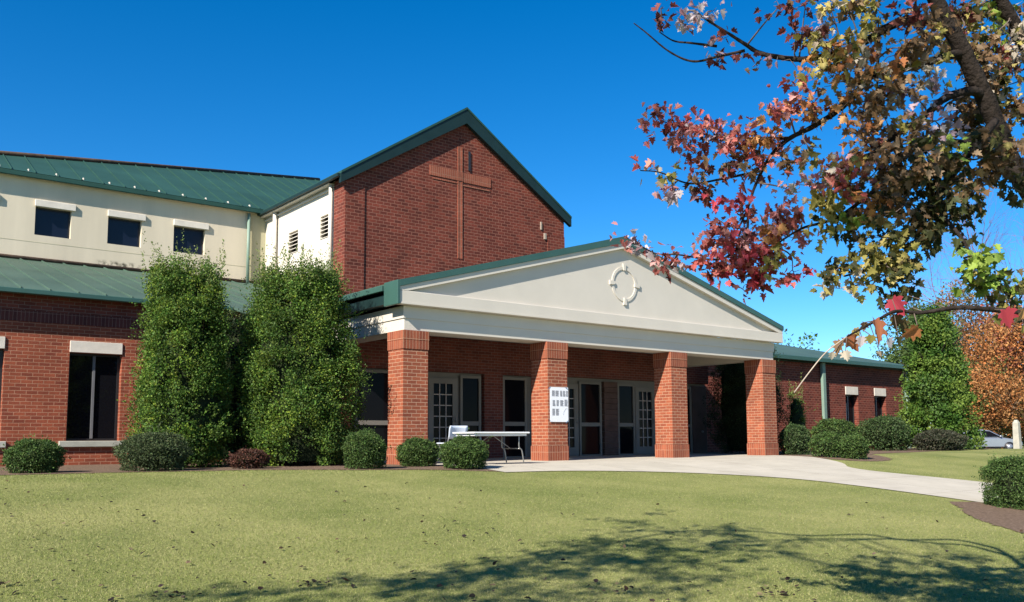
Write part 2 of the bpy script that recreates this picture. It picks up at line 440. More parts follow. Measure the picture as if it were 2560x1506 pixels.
def strip(name, A, B, off, mat, nw=10, smooth_n=8, jitter=0.0):
    """ground sheet between two polylines of equal length"""
    A = cat(A, smooth_n); B = cat(B, smooth_n)
    if jitter:
        A = A + rng.normal(0, jitter, A.shape)
    V = []; F = []
    for i in range(len(A)):
        for k in range(nw+1):
            q = A[i]*(1-k/nw) + B[i]*k/nw
            V.append((q[0], q[1], float(terr(q[0], q[1]))+off))
    w = nw+1
    for i in range(len(A)-1):
        for k in range(nw):
            F.append((i*w+k, (i+1)*w+k, (i+1)*w+k+1, i*w+k+1))
    mb = MB(); mb.add(V, F, True)
    return tag(mb.build(name, mat), kind="structure")

# mulch bed along the facade, and the one under the clipped ball shrub at the right
bed = strip("mulch_bed", [(-16, 0.1), (-9, 0.0), (-7.2, -0.05), (-5.6, -0.2), (-4.4, -0.45), (-3.3, -0.8), (-2.2, -1.75), (-0.7, -2.3), (0.12, -2.75), (0.62, -2.95)],
      [(-16, 5.4), (-9, 5.4), (-7.2, 5.4), (-5.6, 5.4), (-4.4, 5.4), (-3.3, 5.4), (-2.2, 5.4), (-0.9, 5.4), (0.3, 3.7), (0.62, 3.7)], 0.008, M_MULCH, 12, 8, 0.02)
strip("mulch_bed", [(5.05, -8.5), (4.4, -9.0), (3.5, -9.6), (2.9, -10.3), (2.5, -11.2), (2.6, -13)],
      [(5.55, -8.7), (5.7, -9.0), (6.2, -9.6), (7.2, -10.3), (8, -11.2), (8, -13)], 0.008, M_MULCH, 10, 8, 0.03)
strip("mulch_bed", [(10.9, -1.6), (11.3, -2.9), (12.2, -3.3), (13.4, -2.9), (15.5, -1.2), (19, -0.4), (24, 0.6), (30, 1.4)],
      [(11.3, 2.5), (12.6, 3.7), (13.4, 3.7), (14.5, 5.4), (16.5, 5.4), (20, 5.4), (24.5, 5.4), (30, 5.4)], 0.008, M_MULCH, 10, 8, 0.03)
# concrete walk: porch floor, apron and the path curling towards the viewer on the right
strip("walkway", [(0.3, -3.0), (1.4, -3.05), (2.6, -3.35), (3.9, -3.95), (5.0, -4.85), (5.55, -5.8), (5.66, -7.3), (5.56, -8.9), (5.4, -11), (5.3, -14), (5.3, -24)],
      [(0.3, 3.7), (3.0, 3.7), (6.0, 3.7), (10.5, 3.7), (13.9, 3.7), (10.9, -2.6), (9.15, -4.5), (9.4, -7.0), (9.5, -11), (9.5, -14), (9.5, -24)], 0.012, M_CONC, 16)
strip("parking_lot", [(41, -30), (41, -10), (42, 5), (44, 20), (48, 45)], [(110, -30), (110, -10), (110, 5), (110, 20), (110, 45)], 0.02, M_ASPH, 12)

# ------------------------------------------------------------------ the church
CH = thing("church_building", "red brick church with green metal roofs, cross gable tower and pedimented white porch", "church", (6.26, 3.6, 0))
def part(mb, name, mat, parent=CH, bevel=0, seg=2, label=None):
    o = mb.build(name, mat, parent, bevel, seg)
    if label: o["label"] = label
    return o

YL, YU, YT, YP = 5.3, 12.3, 6.7, 3.6      # wing front, clerestory wall, tower front, porch back wall
TX0, TX1, TXC = 2.1, 10.35, 6.21

# --- left wing
def window(x0, x1, z0, z1, y, lz, sillz=None, sl=0.14, mull=True, lx=(0.0, 0.0), glassm=M_GLASS, recess=0.16):
    f = MB(); t = 0.05; a, b = y+recess, y+recess+0.08
    f.box(x0, x0+t, a, b, z0, z1); f.box(x1-t, x1, a, b, z0, z1)
    f.box(x0+t, x1-t, a, b, z0, z0+t); f.box(x0+t, x1-t, a, b, z1-t, z1)
    w = part(f, "window", M_DARK)
    part(MB().box(x0+t, x1-t, a+0.03, a+0.05, z0+t, z1-t), "pane", glassm, w)
    if mull:
        xm = (x0+x1)/2
        part(MB().box(xm-0.025, xm+0.025, a-0.012, a+0.028, z0+t, z1-t), "mullion", plainget("mull"), w)
    part(MB().box(x0+lx[0], x1+lx[1], y-0.025, y+recess-0.005, z1+0.003, lz), "lintel", M_LINTEL, w, 0.006, 1)
    if sillz is not None:
        part(MB().box(x0-sl, x1+0.10, y-0.07, y+recess+0.02, sillz, z0-0.003), "sill", M_SILL, w, 0.008, 1)
    return w
_mull = plain("mullion_grey", (0.16, 0.16, 0.17), 0.4, 0.1, 4, 0.5)
def plainget(k): return _mull

LW = [(-7.42, -6.35, 0.52, 2.42), (-5.12, -4.05, 0.52, 2.42), (-9.72, -8.65, 0.52, 2.42)]
mb = MB(); wall_boxes(mb, 'x', -14.0, -1.0, -0.3, 3.02, YL, YL+0.3, [(w[0], w[1], w[2], w[3]) for w in LW])
part(mb, "brick_wall", M_BRICK)
part(MB().box(-14.0, -1.0, YL-0.008, YL+0.3, 3.025, 3.25), "soldier_course", M_SOLD2, label="vertical brick course darkened for the shadow below the eave")
part(MB().box(-14.0, -1.0, YL+0.01, YL+0.3, 3.255, 3.62), "brick_wall", M_BRICKD)
for w in LW:
    window(*w, YL, 2.67, 0.39, glassm=M_GLASSW)
# green downspout-free eave: gutter, soffit
part(MB().box(-14.4, -0.3, 4.93, 5.03, 3.56, 3.66), "gutter", M_GREEN, bevel=0.012)
part(MB().box(-14.4, -0.3, 5.032, YL+0.02, 3.60, 3.625), "soffit", M_FASC)

def seam_roof(quad, n, th=0.05, rib=0.035, ribw=0.02):
    """quad: eave-left, eave-right, top-right, top-left; n standing seams running up the slope"""
    q = [np.array(p, float) for p in quad]
    mb = MB(); mb.slab(quad, th)
    nz = np.cross(q[1]-q[0], q[3]-q[0]); nz /= np.linalg.norm(nz)
    for i in range(1, n):
        t = i/n
        a = q[0]*(1-t)+q[1]*t; b = q[3]*(1-t)+q[2]*t
        d = q[1]-q[0]; d /= np.linalg.norm(d)
        s = d*ribw/2
        mb.add([a-s, a+s, b+s, b-s, a-s+nz*rib, a+s+nz*rib, b+s+nz*rib, b-s+nz*rib],
               [(4,5,6,7), (0,1,5,4), (1,2,6,5), (2,3,7,6), (3,0,4,7)])
    return mb

SL = 0.265
def lz(y): return 3.66 + SL*(y-4.95)
part(seam_roof([(-14.4, 4.95, lz(4.95)), (2.08, 4.95, lz(4.95)), (2.08, YU+0.02, lz(YU)), (-14.4, YU+0.02, lz(YU))], 30), "roof", M_ROOF, label="lower green standing seam roof over the left wing")
part(MB().tube([(-14.4, YU-0.05, lz(YU)+0.03), (2.0, YU-0.05, lz(YU)+0.03)], 0.055, 8), "flashing", M_RIDGE)

# --- cream upper wall
UW = [(-4.72, -3.78, 6.35, 7.18), (-2.78, -1.82, 6.35, 7.18), (-0.86, 0.11, 6.35, 7.18), (-6.66, -5.72, 6.35, 7.18), (-8.6, -7.66, 6.35, 7.18)]
mb = MB(); wall_boxes(mb, 'x', -9.1, 1.52, 4.6, 7.98, YU, YU+0.3, UW)
part(mb, "stucco_wall", M_STUCCO)
part(MB().box(-9.1, 1.5, YU-0.004, YU-0.0005, 6.13, 6.142), "control_joint", M_STUCCO2)
part(MB().box(1.52, TX0+0.1, YU+0.02, YU+0.3, 4.6, 7.98), "stucco_wall", M_STUCCO2, label="stained yellowish corner of the cream wall")
for i, w in enumerate(UW):
    x0, x1, z0, z1 = w
    f = MB(); t = 0.04; a, b = YU+0.15, YU+0.2
    f.box(x0, x0+t, a, b, z0, z1); f.box(x1-t, x1, a, b, z0, z1); f.box(x0+t, x1-t, a, b, z0, z0+t); f.box(x0+t, x1-t, a, b, z1-t, z1)
    wo = part(f, "window", M_DARK)
    part(MB().box(x0+t, x1-t, a+0.02, a+0.04, z0+t, z1-t), "pane", M_GLASSN, wo)
    part(MB().box(x0-0.02, x1+0.1, YU-0.07, YU-0.002, z1-0.01, z1+0.18), "lintel", M_LINTEL, wo, 0.008, 1)
part(MB().box(-9.35, TX0, YU-0.25, YU-0.17, 7.92, 8.05), "gutter", M_ROOFD, bevel=0.012)
part(MB().box(-9.35, TX0, YU-0.168, YU+0.28, 7.982, 8.0), "soffit", M_STUCCO)
part(MB().tube([(1.5, YU-0.09, 7.9), (1.5, YU-0.09, 5.6)], 0.055, 8), "downspout", M_DOWN)
# upper green hip roof
UP = 0.5
def uz(y): return 8.06 + UP*(y-(YU-0.25))
e0, e1 = YU-0.25, YU-0.25
hip = lambda x: 12.05 + (x+9.33)*0.446
HX = 7.5
mb = MB()
mb.add([(-9.33, 12.05, uz(12.05)), (9.0, 12.05, uz(12.05)), (HX, hip(HX), uz(hip(HX)))], [(0, 1, 2)])
# ribs on the visible plane, from the eave up to the hip
for k in range(0, 36):
    x = -9.0 + 0.6*k
    if x > 7.4: break
    yb = hip(x)
    w = 0.02
    mb.add([(x-w/2, 12.06, uz(12.06)), (x+w/2, 12.06, uz(12.06)), (x+w/2, yb, uz(yb)), (x-w/2, yb, uz(yb)),
            (x-w/2, 12.06, uz(12.06)+0.04), (x+w/2, 12.06, uz(12.06)+0.04), (x+w/2, yb, uz(yb)+0.04), (x-w/2, yb, uz(yb)+0.04)],
           [(4,5,6,7), (0,1,5,4), (1,2,6,5), (2,3,7,6), (3,0,4,7)])
# back faces of the hip so that it is a solid
p0 = (-9.33, 12.05, uz(12.05)); p1 = (HX, hip(HX), uz(hip(HX))); p2 = (-9.33, 34.0, 8.06); p3 = (22, 34, 8.06); p4 = (22, 20, 8.06); p5 = (9.0, 12.05, uz(12.05))
mb.add([p0, p1, p2, p3, p4, p5], [(0, 2, 1), (1, 2, 3), (1, 3, 4), (1, 4, 5)])
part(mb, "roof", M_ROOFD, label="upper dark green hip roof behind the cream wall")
part(MB().tube([(-9.4, 12.0, 8.08), (HX, hip(HX), uz(hip(HX))+0.02)], 0.075, 8), "ridge_cap", M_RIDGE, label="rusty brown ridge cap")
for k in range(12):
    x = -6.4 + 0.72*k
    part(MB().add([(x-0.012, 12.18, uz(12.18)), (x+0.012, 12.18, uz(12.18)), (x+0.012, 12.32, uz(12.32)), (x-0.012, 12.32, uz(12.32)), (x-0.012, 12.22, uz(12.2)+0.06), (x+0.012, 12.22, uz(12.2)+0.06)],
         [(0, 1, 5, 4), (1, 2, 5), (2, 3, 4, 5), (3, 0, 4), (3, 2, 1, 0)]), "snow_guard", M_PAINT)
# main body behind
part(MB().box(-9.0, 21.9, YU+0.32, 33, -0.3, 7.95), "stucco_wall", M_STUCCO)

# --- tower
gap = 10.62
mb = MB()
mb.prism_y([(TX0, -0.2), (TX1, -0.2), (TX1, 7.92), (TXC, gap), (TX0, 7.92)], YT, YT+0.65)
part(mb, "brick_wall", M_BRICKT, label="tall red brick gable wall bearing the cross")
mb = MB()
mb.prism_y([(TX0+0.005, -0.2), (TX0+0.62, -0.2), (TX0+0.62, 8.1), (TX0+0.005, 7.8)], YT-0.03, YT-0.001)
part(mb, "pilaster", M_BRICKT); mb = MB()
mb.prism_y([(TX1-0.75, -0.2), (TX1-0.005, -0.2), (TX1-0.005, 7.3), (TX1-0.75, 7.3)], YT-0.03, YT-0.001)
part(mb, "pilaster", M_BRICKT)
# brick cross in relief: two thin uprights and a raised beam
cr = MB()
cr.box(5.96, 6.00, YT-0.022, YT-0.001, 6.05, 9.58); cr.box(6.11, 6.145, YT-0.022, YT-0.001, 6.05, 9.58)
cr.box(6.002, 6.108, YT-0.012, YT-0.001, 6.05, 9.58)
cro = part(cr, "cross", M_CROSS, label="raised brick cross on the gable")
cb = MB(); cb.box(4.94, 5.945, YT-0.020, YT-0.001, 8.50, 8.80); cb.box(6.165, 7.25, YT-0.020, YT-0.001, 8.48, 8.78); cb.box(5.946, 6.164, YT-0.030, YT-0.0225, 8.50, 8.78)
cb.box(5.05, 5.945, YT-0.018, YT-0.001, 8.40, 8.44); cb.box(6.165, 7.2, YT-0.018, YT-0.001, 8.36, 8.40)
part(cb, "cross_beam", M_CROSS, cro)
part(MB().box(6.37, 6.44, YT-0.035, YT-0.001, 8.88, 9.5), "slit_window", M_DARK)
part(MB().box(9.29, 9.35, YT-0.035, YT-0.003, 7.42, 7.68), "bracket", M_PALETWIG)
part(MB().box(9.44, 9.53, YT-0.045, YT-0.003, 7.12, 7.32), "bracket", M_PALETWIG)
# white side wall of the tower
mb = MB(); LV = [(7.55, 8.27, 6.38, 7.08), (9.81, 10.49, 6.3, 7.0)]
wall_boxes(mb, 'y', 7.36, YU+0.02, 4.6, 7.96, TX0+0.03, TX0+0.3, LV)
part(mb, "stucco_wall", M_PAINT, label="bright white side wall of the tower")
for (a, b, c, d) in LV:
    lv = MB().box(TX0+0.18, TX0+0.2, a, b, c, d)
    lo = part(lv, "louver_vent", M_SHADE)
    sl = MB(); n = 6
    for k in range(n):
        z = c + (d-c)*(k+0.15)/n
        sl.add([(TX0+0.02, a, z), (TX0+0.02, b, z), (TX0+0.14, b, z+0.06), (TX0+0.14, a, z+0.06),
                (TX0+0.02, a, z+0.02), (TX0+0.02, b, z+0.02), (TX0+0.14, b, z+0.08), (TX0+0.14, a, z+0.08)],
               [(0,1,2,3), (7,6,5,4), (0,4,5,1), (1,5,6,2), (2,6,7,3), (3,7,4,0)])
    part(sl, "slat", M_PAINT, lo)
part(MB().box(TX0-0.03, TX0+0.028, 7.37, YU-0.02, 7.72, 7.76), "trim_band", M_PAINT)
part(MB().tube([(TX0-0.07, 7.42, 7.85), (TX0-0.07, 7.42, 4.6)], 0.06, 10), "downspout", M_PAINT)
part(MB().tube([(TX0-0.07, 11.35, 7.85), (TX0-0.07, 11.35, 4.6)], 0.07, 10), "downspout", M_PAINT)
# tower roof, rake fascia, soffit
RS = 0.655
ov, oe = 0.16, 0.20
def rz(x): return 10.86 - RS*abs(x-TXC)
xl, xr = TX0-oe, TX1+oe
yf = YT-ov
mb = MB()
mb.slab([(xl, yf-0.02, rz(xl)), (TXC, yf-0.02, rz(TXC)), (TXC, 26, rz(TXC)), (xl, 26, rz(xl))], 0.07)
mb.slab([(TXC, yf-0.02, rz(TXC)), (xr, yf-0.02, rz(xr)), (xr, 26, rz(xr)), (TXC, 26, rz(TXC))], 0.07)
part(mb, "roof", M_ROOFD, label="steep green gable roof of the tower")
for sgn in (-1, 1):
    xe = xl if sgn < 0 else xr
    a = [(xe, rz(xe)-0.075), (TXC, rz(TXC)-0.075), (TXC, rz(TXC)-0.52), (xe, rz(xe)-0.34)]
    if sgn > 0: a = [a[1], a[0], a[3], a[2]]
    mb = MB().prism_y(list(reversed(a)) , yf, YT-0.035)
    part(mb, "rake_fascia", M_FASC)
part(MB().box(xl-0.08, xl+0.02, YT-0.1, YU, rz(xl)-0.16, rz(xl)-0.072), "gutter", M_FASC)
part(MB().box(xl+0.022, TX0+0.029, YT+0.66, YU, rz(xl)-0.2, rz(xl)-0.17), "soffit", M_PAINT)

# --- porch: columns
D = 0.597
CX = [0.0, 3.857, 3.857*2.09, 3.857*3.09]
def column(x, lab):
    sh = MB().box(x, x+D, 0.0, D, 0.355, 2.36)
    c = part(sh, "column", M_BRICKC, label=lab)
    e = 0.014
    part(MB().box(x-e, x+D+e, -e, D+e, -0.3, 0.35), "plinth", M_SOLD, c)
    cp = MB(); cp.box(x-e, x+D+e, -e, D+e, 2.365, 2.55); cp.box(x-e-0.004, x+D+e+0.004, -e-0.004, D+e+0.004, 2.555, 2.745)
    part(cp, "capital", M_SOLD, c)
for x, lab in zip(CX, ("brick column at the porch corner rising behind the round shrubs", "brick column carrying the white notice", "third brick column from the shrubs, with no notice", "brick column at the far end of the porch")):
    column(x, lab)
PX1 = CX[3]+D
PC = PX1/2
# entablature beams (white), porch ceiling
mb = MB()
mb.box(0.03, PX1-0.03, 0.03, 0.56, 2.75, 3.248)
mb.box(0.03, 0.56, 0.561, YP-0.005, 2.75, 3.248)
mb.box(PX1-0.56, PX1-0.03, 0.561, YP-0.005, 2.75, 3.248)
part(mb, "entablature", M_PAINT, bevel=0.006, seg=1)
mb = MB(); mb.box(0.005, PX1-0.005, 0.006, 0.028, 2.995, 3.247); mb.box(0.006, 0.029, 0.03, YP-0.005, 2.995, 3.247)
part(mb, "frieze_board", M_PAINT)
part(MB().box(0.561, PX1-0.561, 0.561, YP-0.005, 3.15, 3.2), "porch_ceiling", M_PAINT)
# pediment
GL, GR, YF = -0.19, PX1+0.19, -0.17
ax, az = PC, 5.5
ps = (az-3.7)/(PC-GL)
mb = MB()
mb.prism_y([(GL, 3.25), (GR, 3.25), (GR, 3.53), (GL, 3.53)], YF, 0.004)
part(mb, "cornice", M_PAINT, bevel=0.008, seg=1)
part(MB().box(GL+0.02, GR-0.02, YF-0.012, YF-0.001, 3.255, 3.29), "cornice_drip", M_PAINT)
for sgn in (-1, 1):
    xe = GL if sgn < 0 else GR
    xi = 0.0 if sgn < 0 else PX1
    a = [(xe, 3.533), (xi, 3.533), (PC, 5.215), (PC, 5.345), (xe, 3.605)]
    if sgn > 0: a = list(reversed(a))
    part(MB().prism_y(a, YF, -0.062), "raking_cornice", M_PAINT)
    b = [(xe-0.01*(-sgn), 3.608), (PC, 5.348), (PC, 5.51), (xe-0.01*(-sgn), 3.74)]
    if sgn > 0: b = list(reversed(b))
    part(MB().prism_y(b, YF-0.03, 0.1), "rake_fascia", M_GREEN)
mb = MB().prism_y([(0.0, 3.535), (PX1, 3.535), (PC, 5.213)], -0.06, 0.1)
part(mb, "tympanum", M_PAINT, label="smooth pale triangular face of the pediment")
# medallion: ring with four keystones
mc = (6.33, 4.33); RX, RZ = 0.42, 0.42
ring = MB(); n = 40; vs = []; fs = []
for k in range(n):
    a = 2*math.pi*k/n; c, s_ = math.cos(a), math.sin(a)
    for r_, y in ((0.44, -0.06), (0.44, -0.080), (0.37, -0.080), (0.37, -0.06)):
        vs.append((mc[0]+r_*c, y, mc[1]+r_*s_))
for k in range(n):
    k2 = (k+1) % n
    for j in range(3):
        fs.append((k*4+j, k2*4+j, k2*4+j+1, k*4+j+1))
ring.add(vs, fs)
med = part(ring, "medallion", M_PAINT, label="round cream ring with four keystones on the pediment")
for k in range(4):
    a = math.pi/2*k; ca, sa = math.cos(a), math.sin(a)
    pts = [(-0.035, 0.345), (0.035, 0.345), (0.055, 0.52), (-0.055, 0.52)]
    poly = [(mc[0]+p[0]*ca-p[1]*sa, mc[1]+p[0]*sa+p[1]*ca) for p in pts]
    part(MB().prism_y(poly, -0.10, -0.062), "keystone", M_PAINT, med)
# porch roof
mb = MB()
def pz(x): return az+0.02 - ps*abs(x-PC)
mb.slab([(GL-0.03, 0.36, pz(GL)), (PC, YF-0.02, pz(PC)), (PC, YT+0.3, pz(PC)), (GL-0.03, YT+0.3, pz(GL))], 0.08)
mb.slab([(PC, YF-0.02, pz(PC)), (GR+0.03, YF-0.02, pz(GR)), (GR+0.03, YT+0.3, pz(GR)), (PC, YT+0.3, pz(PC))], 0.08)
part(mb, "roof", M_ROOF, label="green roof of the porch behind the pediment")
part(MB().box(GL-0.07, GL-0.005, YF-0.025, 0.36, 3.24, 3.735), "fascia_return", M_GREEN, bevel=0.01, label="boxed green end of the porch rake")
part(MB().box(GL-0.12, GL-0.02, 0.365, YP+1.2, 3.56, 3.68), "gutter", M_GREEN, bevel=0.012)
part(MB().box(GL-0.015, 0.028, 0.365, YP, 3.30, 3.50), "soffit", M_FASC)
part(MB().tube([(GR-0.35, 0.4, 3.75), (GR-0.35, 0.4, 4.1)], 0.008, 6), "lightning_rod", M_STEEL)

# --- porch back wall and entrance
OPEN = [(2.75, 6.45, -0.3, 2.25), (7.15, 11.6, -0.3, 2.29), (0.75, 2.2, -0.3, 2.26), (12.75, 13.9, -0.3, 2.28)]
mb = MB(); wall_boxes(mb, 'x', -1.4, 13.9, -0.3, 3.14, YP, YP+0.3, OPEN)
part(mb, "brick_wall", M_BRICKD, label="brick wall at the back of the porch, its colour darkened for shade")
part(MB().box(-1.4, -1.1, YP+0.301, YL+0.3, -0.3, 3.14), "brick_wall", M_BRICK)
part(MB().box(13.6, 13.9, YP+0.301, YL+0.3, -0.3, 3.14), "brick_wall", M_BRICK)
def unit(x0, x1, z0, z1, rail=(0.87, 0.98), name="window"):
    f = MB(); t = 0.07; a, b = YP+0.08, YP+0.16
    f.box(x0-t, x0, a, b, z0-t, z1+t); f.box(x1, x1+t, a, b, z0-t, z1+t); f.box(x0, x1, a, b, z0-t, z0); f.box(x0, x1, a, b, z1, z1+t)
    w = part(f, name, M_FRAME)
    part(MB().box(x0, x1, a+0.04, a+0.05, z0, rail[0]), "pane", M_GLASS, w)
    part(MB().box(x0, x1, a+0.04, a+0.05, rail[1], z1), "pane", M_GLASS, w)
    part(MB().box(x0, x1, a+0.005, b-0.005, *rail), "rail", M_FRAME, w)
    return w
def door(x0, x1, z0, z1, cols, rows):
    """french door: stile frame, many lites"""
    f = MB(); a, b = YP+0.075, YP+0.155; ex = 0.16
    f.box(x0-ex, x0, a, b, 0.02, z1+0.14); f.box(x1, x1+ex, a, b, 0.02, z1+0.14)
    f.box(x0, x1, a, b, 0.02, z0); f.box(x0, x1, a, b, z1, z1+0.14)
    d = part(f, "door", M_FRAME)
    part(MB().box(x0, x1, a+0.04, a+0.05, z0, z1), "pane", M_GLASS, d)
    m = MB(); t = 0.012
    for i in range(1, cols):
        x = x0+(x1-x0)*i/cols; m.box(x-t, x+t, a+0.015, a+0.038, z0, z1)
    for j in range(1, rows):
        z = z0+(z1-z0)*j/rows; m.box(x0, x1, a+0.012, a+0.014, z-t, z+t)
    part(m, "glazing_bar", M_MUNT, d)
    h = MB().tube([(x1+0.06, a-0.05, 0.95), (x1+0.06, a-0.05, 1.1)], 0.012, 6)
    part(h, "handle", M_STEEL, d)
    return d
door(3.14, 3.73, 0.26, 1.95, 3, 6)
unit(4.05, 4.58, 0.06, 2.12)
part(MB().box(4.72, 5.34, YP+0.02, YP+0.2, -0.3, 2.25), "pilaster", M_BRICKD, label="shade-darkened brick pier between the entrance windows")
unit(5.45, 6.16, 0.04, 2.13)
door(7.42, 7.99, 0.26, 1.95, 3, 6)
unit(8.27, 9.02, 0.05, 2.11)
sd = MB()
for k in range(14):
    z = -0.1+0.165*k
    sd.box(9.16, 9.72, YP+0.03+0.006*(k % 2), YP+0.2, z, z+0.155)
part(sd, "pilaster", M_SIDING, label="dark pier with wide horizontal joints beside the right door")
unit(9.83, 10.43, 0.05, 2.1)
door(10.68, 11.25, 0.26, 1.95, 3, 6)
unit(0.95, 2.0, 0.06, 2.15)
unit(12.83, 13.06, 0.05, 2.1, rail=(0.87, 0.95))
bd = part(MB().box(13.17, 13.86, YP+0.08, YP+0.14, 0.02, 2.2), "door", M_DOORB, label="plain brown side door")
part(MB().tube([(13.6, YP+0.02, 0.72), (13.6, YP+0.075, 0.72)], 0.03, 8), "handle", M_STEEL, bd)
# filling frame panels of the entrance screens (behind units)
fp = MB()
for (x0, x1, zt) in ((2.75, 6.45, 2.25), (7.15, 11.6, 2.29), (0.75, 2.2, 2.26), (12.75, 13.9, 2.28)):
    fp.box(x0, x1, YP+0.165, YP+0.19, -0.3, zt)
part(fp, "storefront_frame", M_FRAME, label="grey painted frame around the entrance doors and windows")

# roof pieces over the porch back wall, either side of the porch roof
for (x0, x1) in ((-1.7, GL-0.13), (GR+0.13, 14.2)):
    part(seam_roof([(x0, 3.3, lz(3.3)), (x1, 3.3, lz(3.3)), (x1, 4.94, lz(4.94)), (x0, 4.94, lz(4.94))], 3), "roof", M_ROOF)
# lower roof right of the tower
part(seam_roof([(2.081+8.3, 4.95, lz(4.95)), (22.0, 4.95, lz(4.95)), (22.0, YU+0.02, lz(YU)), (10.381, YU+0.02, lz(YU))], 20), "roof", M_ROOF)

# --- right wing
RW = [(24.8, 25.75, 0.5, 2.3), (27.05, 28.0, 0.5, 2.3)]
mb = MB(); wall_boxes(mb, 'x', 13.9, 29.5, -0.4, 3.5, YL, YL+0.3, RW)
mb.box(29.2, 29.5, YL+0.301, 16, -0.4, 3.5)
part(mb, "brick_wall", M_BRICKT, label="brick wall of the low right wing with two narrow windows")
part(MB().box(14.0, 29.5, YL-0.02, YL+0.2, 3.505, 3.62), "frieze", M_FASC)
for w in RW:
    wo = window(*w, YL, 2.64, 0.38, recess=0.2)
    x0, x1, z0, z1 = w
    xm = (x0+x1)/2
    part(MB().box(xm-0.3, xm-0.08, YL+0.218, YL+0.226, z0+0.1, z1-0.35), "curtain", M_LINTEL, wo)
part(MB().box(14.2, 29.95, 4.92, 5.04, 3.54, 3.70), "gutter", M_GREEN, bevel=0.012)
part(MB().box(14.2, 29.9, 5.042, YL-0.022, 3.58, 3.61), "soffit", M_FASC)
part(MB().box(22.93, 23.13, 5.12, 5.24, 0.0, 3.55), "downspout", M_DOWN, bevel=0.01)
part(MB().box(29.55, 29.7, 5.12, 5.26, 0.0, 3.55), "downspout", M_DOWN, bevel=0.01)
rr = MB()
rr.slab([(14.2, 4.95, 3.70), (29.95, 4.95, 3.70), (25.6, 9.4, 3.70+0.265*4.45), (14.2, 9.4, 3.70+0.265*4.45)], 0.05)
rr.slab([(29.95, 4.95, 3.70), (29.95, 16, 3.70), (25.6, 12, 3.70+0.265*4.45), (25.6, 9.4, 3.70+0.265*4.45)], 0.05)
part(rr, "roof", M_ROOF, label="low green hip roof of the right wing")

# ------------------------------------------------------------------ porch furniture and notice
T = thing("folding_table", "white plastic folding table standing in front of the porch columns", "table", (1.36, -1.2, 0))
tx0, tx1, ty0, ty1, tz = 0.66, 2.06, -1.55, -0.8, 0.655
part(MB().box(tx0, tx1, ty0, ty1, tz-0.035, tz), "tabletop", M_PLAST, T, 0.015, 3)
part(MB().box(tx0+0.05, tx1-0.05, ty0+0.05, ty1-0.05, tz-0.08, tz-0.036), "apron", M_PLAST, T, 0.006, 1)
for sx, x in ((1, tx0+0.22), (-1, tx1-0.22)):
    for y in (ty0+0.09, ty1-0.09):
        xo = x - sx*0.12
        zg = float(terr(xo, y))+0.03
        part(MB().tube(cat([(x, y, tz-0.081), (x, y, tz-0.3), (xo+sx*0.05, y, 0.28), (xo, y, zg)], 5), 0.013, 8), "leg", M_STEEL, T)
    g = MB().tube([(x-sx*0.03, ty0+0.09, 0.32), (x-sx*0.03, ty1-0.09, 0.32)], 0.011, 8)
    g.tube([(x, (ty0+ty1)/2, 0.32), (x+sx*0.42, (ty0+ty1)/2, tz-0.085)], 0.009, 8)
    part(g, "leg_brace", M_STEEL, T)

C0 = thing("folding_chair", "pale grey plastic chair behind the left end of the folding table", "chair", (1.05, -0.35, 0))
# back shell, slightly curved
bk = MB(); nu, nv = 9, 6; V = []; F = []
for side in (0, 1):
    for j in range(nv):
        for i in range(nu):
            u = i/(nu-1)*2-1; v = j/(nv-1)
            z = 0.52+0.27*v; wd = 0.215+0.02*v - 0.02*max(0, (v-.8)/.2)*abs(u)**4
            y = -0.36 - 0.04*(u*u) - 0.07*(v) + 0.012*side
            V.append((1.06+u*wd, y, z))
g = nu*nv
for j in range(nv-1):
    for i in range(nu-1):
        a = j*nu+i
        F.append((a, a+1, a+nu+1, a+nu)); F.append((g+a+nu, g+a+nu+1, g+a+1, g+a))
for i in range(nu-1):
    F.append((i+1, i, g+i, g+i+1)); t = (nv-1)*nu; F.append((t+i, t+i+1, g+t+i+1, g+t+i))
for j in range(nv-1):
    F.append((j*nu, (j+1)*nu, g+(j+1)*nu, g+j*nu)); F.append((j*nu+nu-1+nu, j*nu+nu-1, g+j*nu+nu-1, g+(j+1)*nu+nu-1))
bk.add(V, F, True)
part(bk, "backrest", M_PLASTB, C0)
part(MB().box(0.85, 1.27, -0.33, 0.06, 0.42, 0.445), "seat", M_PLASTB, C0, 0.01, 2)
for x in (0.86, 1.26):
    part(MB().tube([(x, -0.40, 0.60), (x, -0.34, 0.42), (x, 0.08, 0.03)], 0.012, 8), "leg", M_STEEL, C0)
    part(MB().tube([(x, 0.02, 0.42), (x, -0.42, 0.03)], 0.012, 8), "leg", M_STEEL, C0)

NT = thing("notice", "white printed notice fixed with blue tape to the second brick column", "notice", (CX[1]+0.34, -0.02, 1.33))
px0, px1, pz0, pz1 = CX[1]+0.045, CX[1]+D+0.006, 0.90, 1.70
part(MB().box(px0, px1, -0.023, -0.017, pz0, pz1), "sheet", M_PAPER, NT)
def pxy(u, v): return px0+(u-505)/(1010-505)*(px1-px0), pz1-(v-305)/(1270-305)*(pz1-pz0)
pr = []
for (u0, u1, v0, v1) in ((560,640,395,560),(655,755,395,560),(785,850,395,560),(862,935,395,560),(950,1003,395,560),(575,655,660,832),(682,755,660,832),(785,880,660,832),(905,1003,640,832),(565,650,900,1092),(664,752,900,1092)):
    xa, za = pxy(u0, v1); xb, zb = pxy(u1, v0)
    m = MB()
    rows = 7
    for k in range(rows):
        z0_ = za+(zb-za)*k/rows
        m.box(xa, xb-(xb-xa)*0.25*rng.random(), -0.0245, -0.0232, z0_, z0_+(zb-za)/rows*0.72)
    part(m, "printed_block", M_PRINT, NT)
ln = MB()
